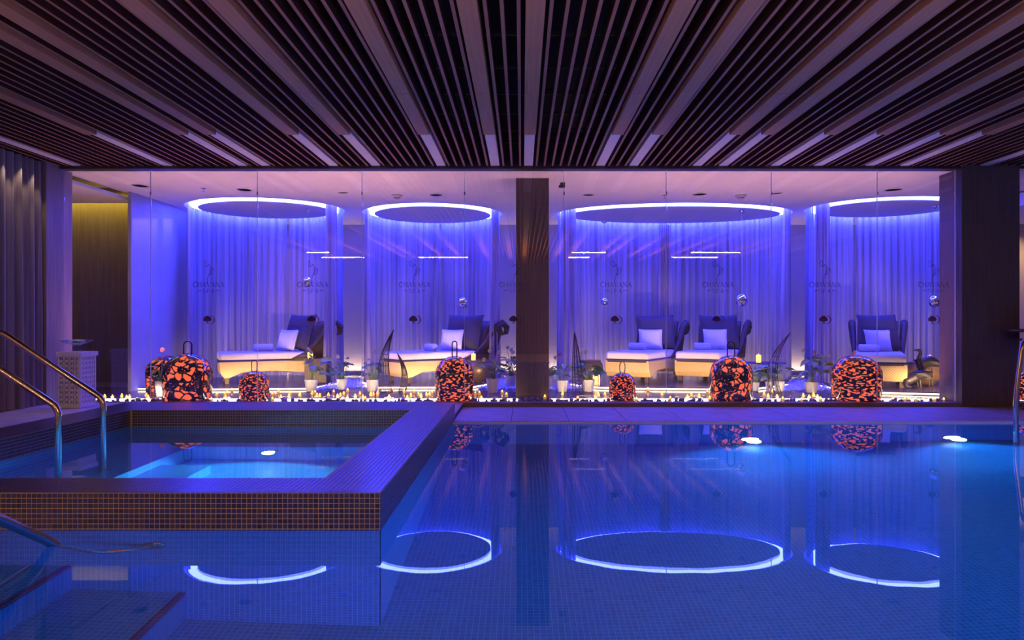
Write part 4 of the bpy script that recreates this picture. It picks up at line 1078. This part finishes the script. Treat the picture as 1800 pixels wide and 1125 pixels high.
# ------------------------------------------------------------ bird sculptures
def bird(px, base_py, Y, lb, up, s=1.0, rz=0):
    t = thing('bird_sculpture', lb, 'sculpture', (X(px, Y), Y, ZP if not up else ZP), rz, 'pair of dark waterfowl sculptures', s)
    me_ = bpy.data.meshes.new('bird_body'); bmm = bmesh.new()
    if up: ch = [((.20, 0, .20), .008), ((.12, 0, .27), .035), ((.03, 0, .30), .075), ((-.05, 0, .27), .07), ((-.10, 0, .25), .045), ((-.115, 0, .32), .026), ((-.09, 0, .385), .022), ((-.10, 0, .42), .026), ((-.14, 0, .425), .012), ((-.18, 0, .418), .004)]
    else: ch = [((.19, 0, .19), .01), ((.10, 0, .17), .045), ((.0, 0, .15), .075), ((-.08, 0, .12), .06), ((-.13, 0, .07), .034), ((-.135, 0, .03), .024), ((-.10, 0, .02), .022), ((-.06, 0, .015), .01)]
    vs_ = [bmm.verts.new(c) for c, r in ch]
    for a, b in zip(vs_[:-1], vs_[1:]): bmm.edges.new((a, b))
    bmm.to_mesh(me_); bmm.free(); me_.materials.append(M['duck'])
    o = bpy.data.objects.new('bird_body', me_); COL.objects.link(o); o.parent = t
    sk = o.modifiers.new('skin', 'SKIN'); 
    for i, (c, r) in enumerate(ch):
        v = me_.skin_vertices[0].data[i]; v.radius = (r * .85, r); v.use_root = (i == 3)
    sb = o.modifiers.new('sub', 'SUBSURF'); sb.levels = 2; sb.render_levels = 2; sk.use_smooth_shade = True
    for sy in (-1, 1):
        base = (.0, sy * .055, .26 if up else .15)
        MB().add([(-.05, sy * .06, base[2] + .03), (.05, sy * .078, base[2] + .04), (.19, sy * .03, base[2] - .05), (.08, sy * .075, base[2] - .02), (-.03, sy * .07, base[2] - .03),
                  (.05, sy * .05, base[2] + .0)], [(0, 1, 5), (1, 2, 5), (2, 3, 5), (3, 4, 5), (4, 0, 5)]).build('wing', M['duck'], t, smooth=True)
    for sy in (-1, 1):
        zt = .22 if up else .10
        MB().tube([(.02, sy * .03, zt), (.03, sy * .03, 0.01)], .007, 6).build('leg', M['duck'], t)
        MB().slab([(.03, sy * .03 - .01), (.045, sy * .03 + .01), (-.03, sy * .03 + .022), (-.03, sy * .03 - .022)], 0, .006).build('foot', M['duck'], t)
me0 = None
def add_skin_fix(): pass
try:
    bird(1632, 680, 10.35, 'dark waterfowl sculpture standing with its neck raised', True, 1.25)
    bird(1612, 680, 10.05, 'dark waterfowl sculpture bending its head to the floor', False, 1.2)
except Exception as ex:
    print('BIRD', ex)

# ------------------------------------------------------------ white pedestal with glass bowl
pz = .047; PY = 8.0; t = thing('pierced_pedestal', 'white pierced square pedestal beside the left timber wall', 'pedestal', (X(136, PY), PY, pz), radians(-5))
Hp = .62; hw = .125
MB().box(-hw + .012, hw - .012, -hw + .012, hw - .012, .0, Hp - .05).build('pedestal_core', M['plenum'], t)
MB().box(-hw - .02, hw + .02, -hw - .02, hw + .02, Hp - .05, Hp).build('pedestal_cap', M['white'], t, bevel=.004)
MB().box(-hw - .008, hw + .008, -hw - .008, hw + .008, 0, .035).build('pedestal_base', M['white'], t, bevel=.004)
lat = MB(); nc, nr = 4, 10; cw = 2 * hw / nc; rh = (Hp - .085) / nr
lf = MB()
for r_ in range(nr + 1): lf.box(-hw, hw, -hw, -hw + .014, .035 + r_ * rh - .007, .035 + r_ * rh + .007)
for c_ in range(nc + 1): lf.box(-hw + c_ * cw - .008, -hw + c_ * cw + .008, -hw, -hw + .014, .035, Hp - .05)
for r_ in range(nr):
    for c_ in range(nc):
        cx_, cz_ = -hw + (c_ + .5) * cw, .035 + (r_ + .5) * rh
        lf.prism([(cx_ - cw * .42, cz_ - rh * .42), (cx_ + cw * .42, cz_ - rh * .42), (cx_ + .004, cz_ + rh * .0), (cx_ - .004, cz_ + rh * .0)][::-1], -hw + .001, -hw + .013)
        lf.box(cx_ - .006, cx_ + .006, -hw + .001, -hw + .013, cz_ - .01, cz_ + rh * .5)
        lf.box(cx_ - cw * .45, cx_ - cw * .28, -hw + .001, -hw + .013, cz_, cz_ + rh * .5); lf.box(cx_ + cw * .28, cx_ + cw * .45, -hw + .001, -hw + .013, cz_, cz_ + rh * .5)
p0 = lf.build('lattice_side', M['white'], t)
for k in (1, 2, 3):
    q = p0.copy(); COL.objects.link(q); q.rotation_euler = (0, 0, k * pi / 2)
t = thing('glass_bowl', 'shallow glass bowl on a foot, on top of the white pedestal', 'bowl', (X(134, PY), PY, pz + Hp + .001))
MB().lathe([(.065, 0), (.065, .008), (.02, .03), (.018, .06), (.05, .075), (.12, .095), (.165, .13), (.16, .132), (.115, .102), (.04, .082), (.0001, .078)], 32).build('bowl_body', M['bowl'], t, smooth=True)

# ------------------------------------------------------------ bar table at the right edge
Yb = 8.0; a = P(1838, 578, Yb)
t = thing('bar_table', 'tall round dark bar table at the right edge of the picture', 'table', (a.x, Yb, .0))
MB().lathe([(.36, 0), (.38, .012), (.38, .03), (.36, .036)], 40, (0, 0, a.z - .036)).build('table_top', M['bar'], t, smooth=False)
MB().lathe([(.36, 0), (.375, .01), (.36, .02)], 40, (0, 0, a.z - .13)).build('lower_shelf', M['bar'], t)
MB().lathe([(.22, 0), (.22, .015), (.04, .04), (.035, a.z - .03)], 24).build('pedestal', M['steel'], t, smooth=True)

# ------------------------------------------------------------ linear ceiling lights behind the viewer (seen mirrored in glass and water)
for x0, x1, y in [(-5.6, -5.0, -1.5), (1.3, 2.2, -1.5), (4.4, 5.7, -1.5), (-5.6, -4.4, -2.9), (-2.9, -1.5, -2.9), (1.3, 1.9, -2.9), (4.2, 5.5, -2.9)]:
    t = thing('linear_light', 'warm linear ceiling light mirrored in the glass, ' + ('nearer' if y > -2 else 'farther') + ' row, ' + ('far left' if x0 < -5 else 'centre left' if x0 < -2 else 'centre right' if x0 < 2 else 'far right'), 'ceiling light', (x0, y, ZS - .03), group='linear ceiling lights mirrored in the glass')
    MB().box(0, x1 - x0, -.035, .035, 0, .03).build('light_housing', M['rail'], t)
    n = max(2, int((x1 - x0) / .2))
    for k in range(n): w = (x1 - x0) / n; MB().box(k * w + .012, (k + 1) * w - .012, -.025, .025, -.012, 0).build('light_segment', M['linear'], t)
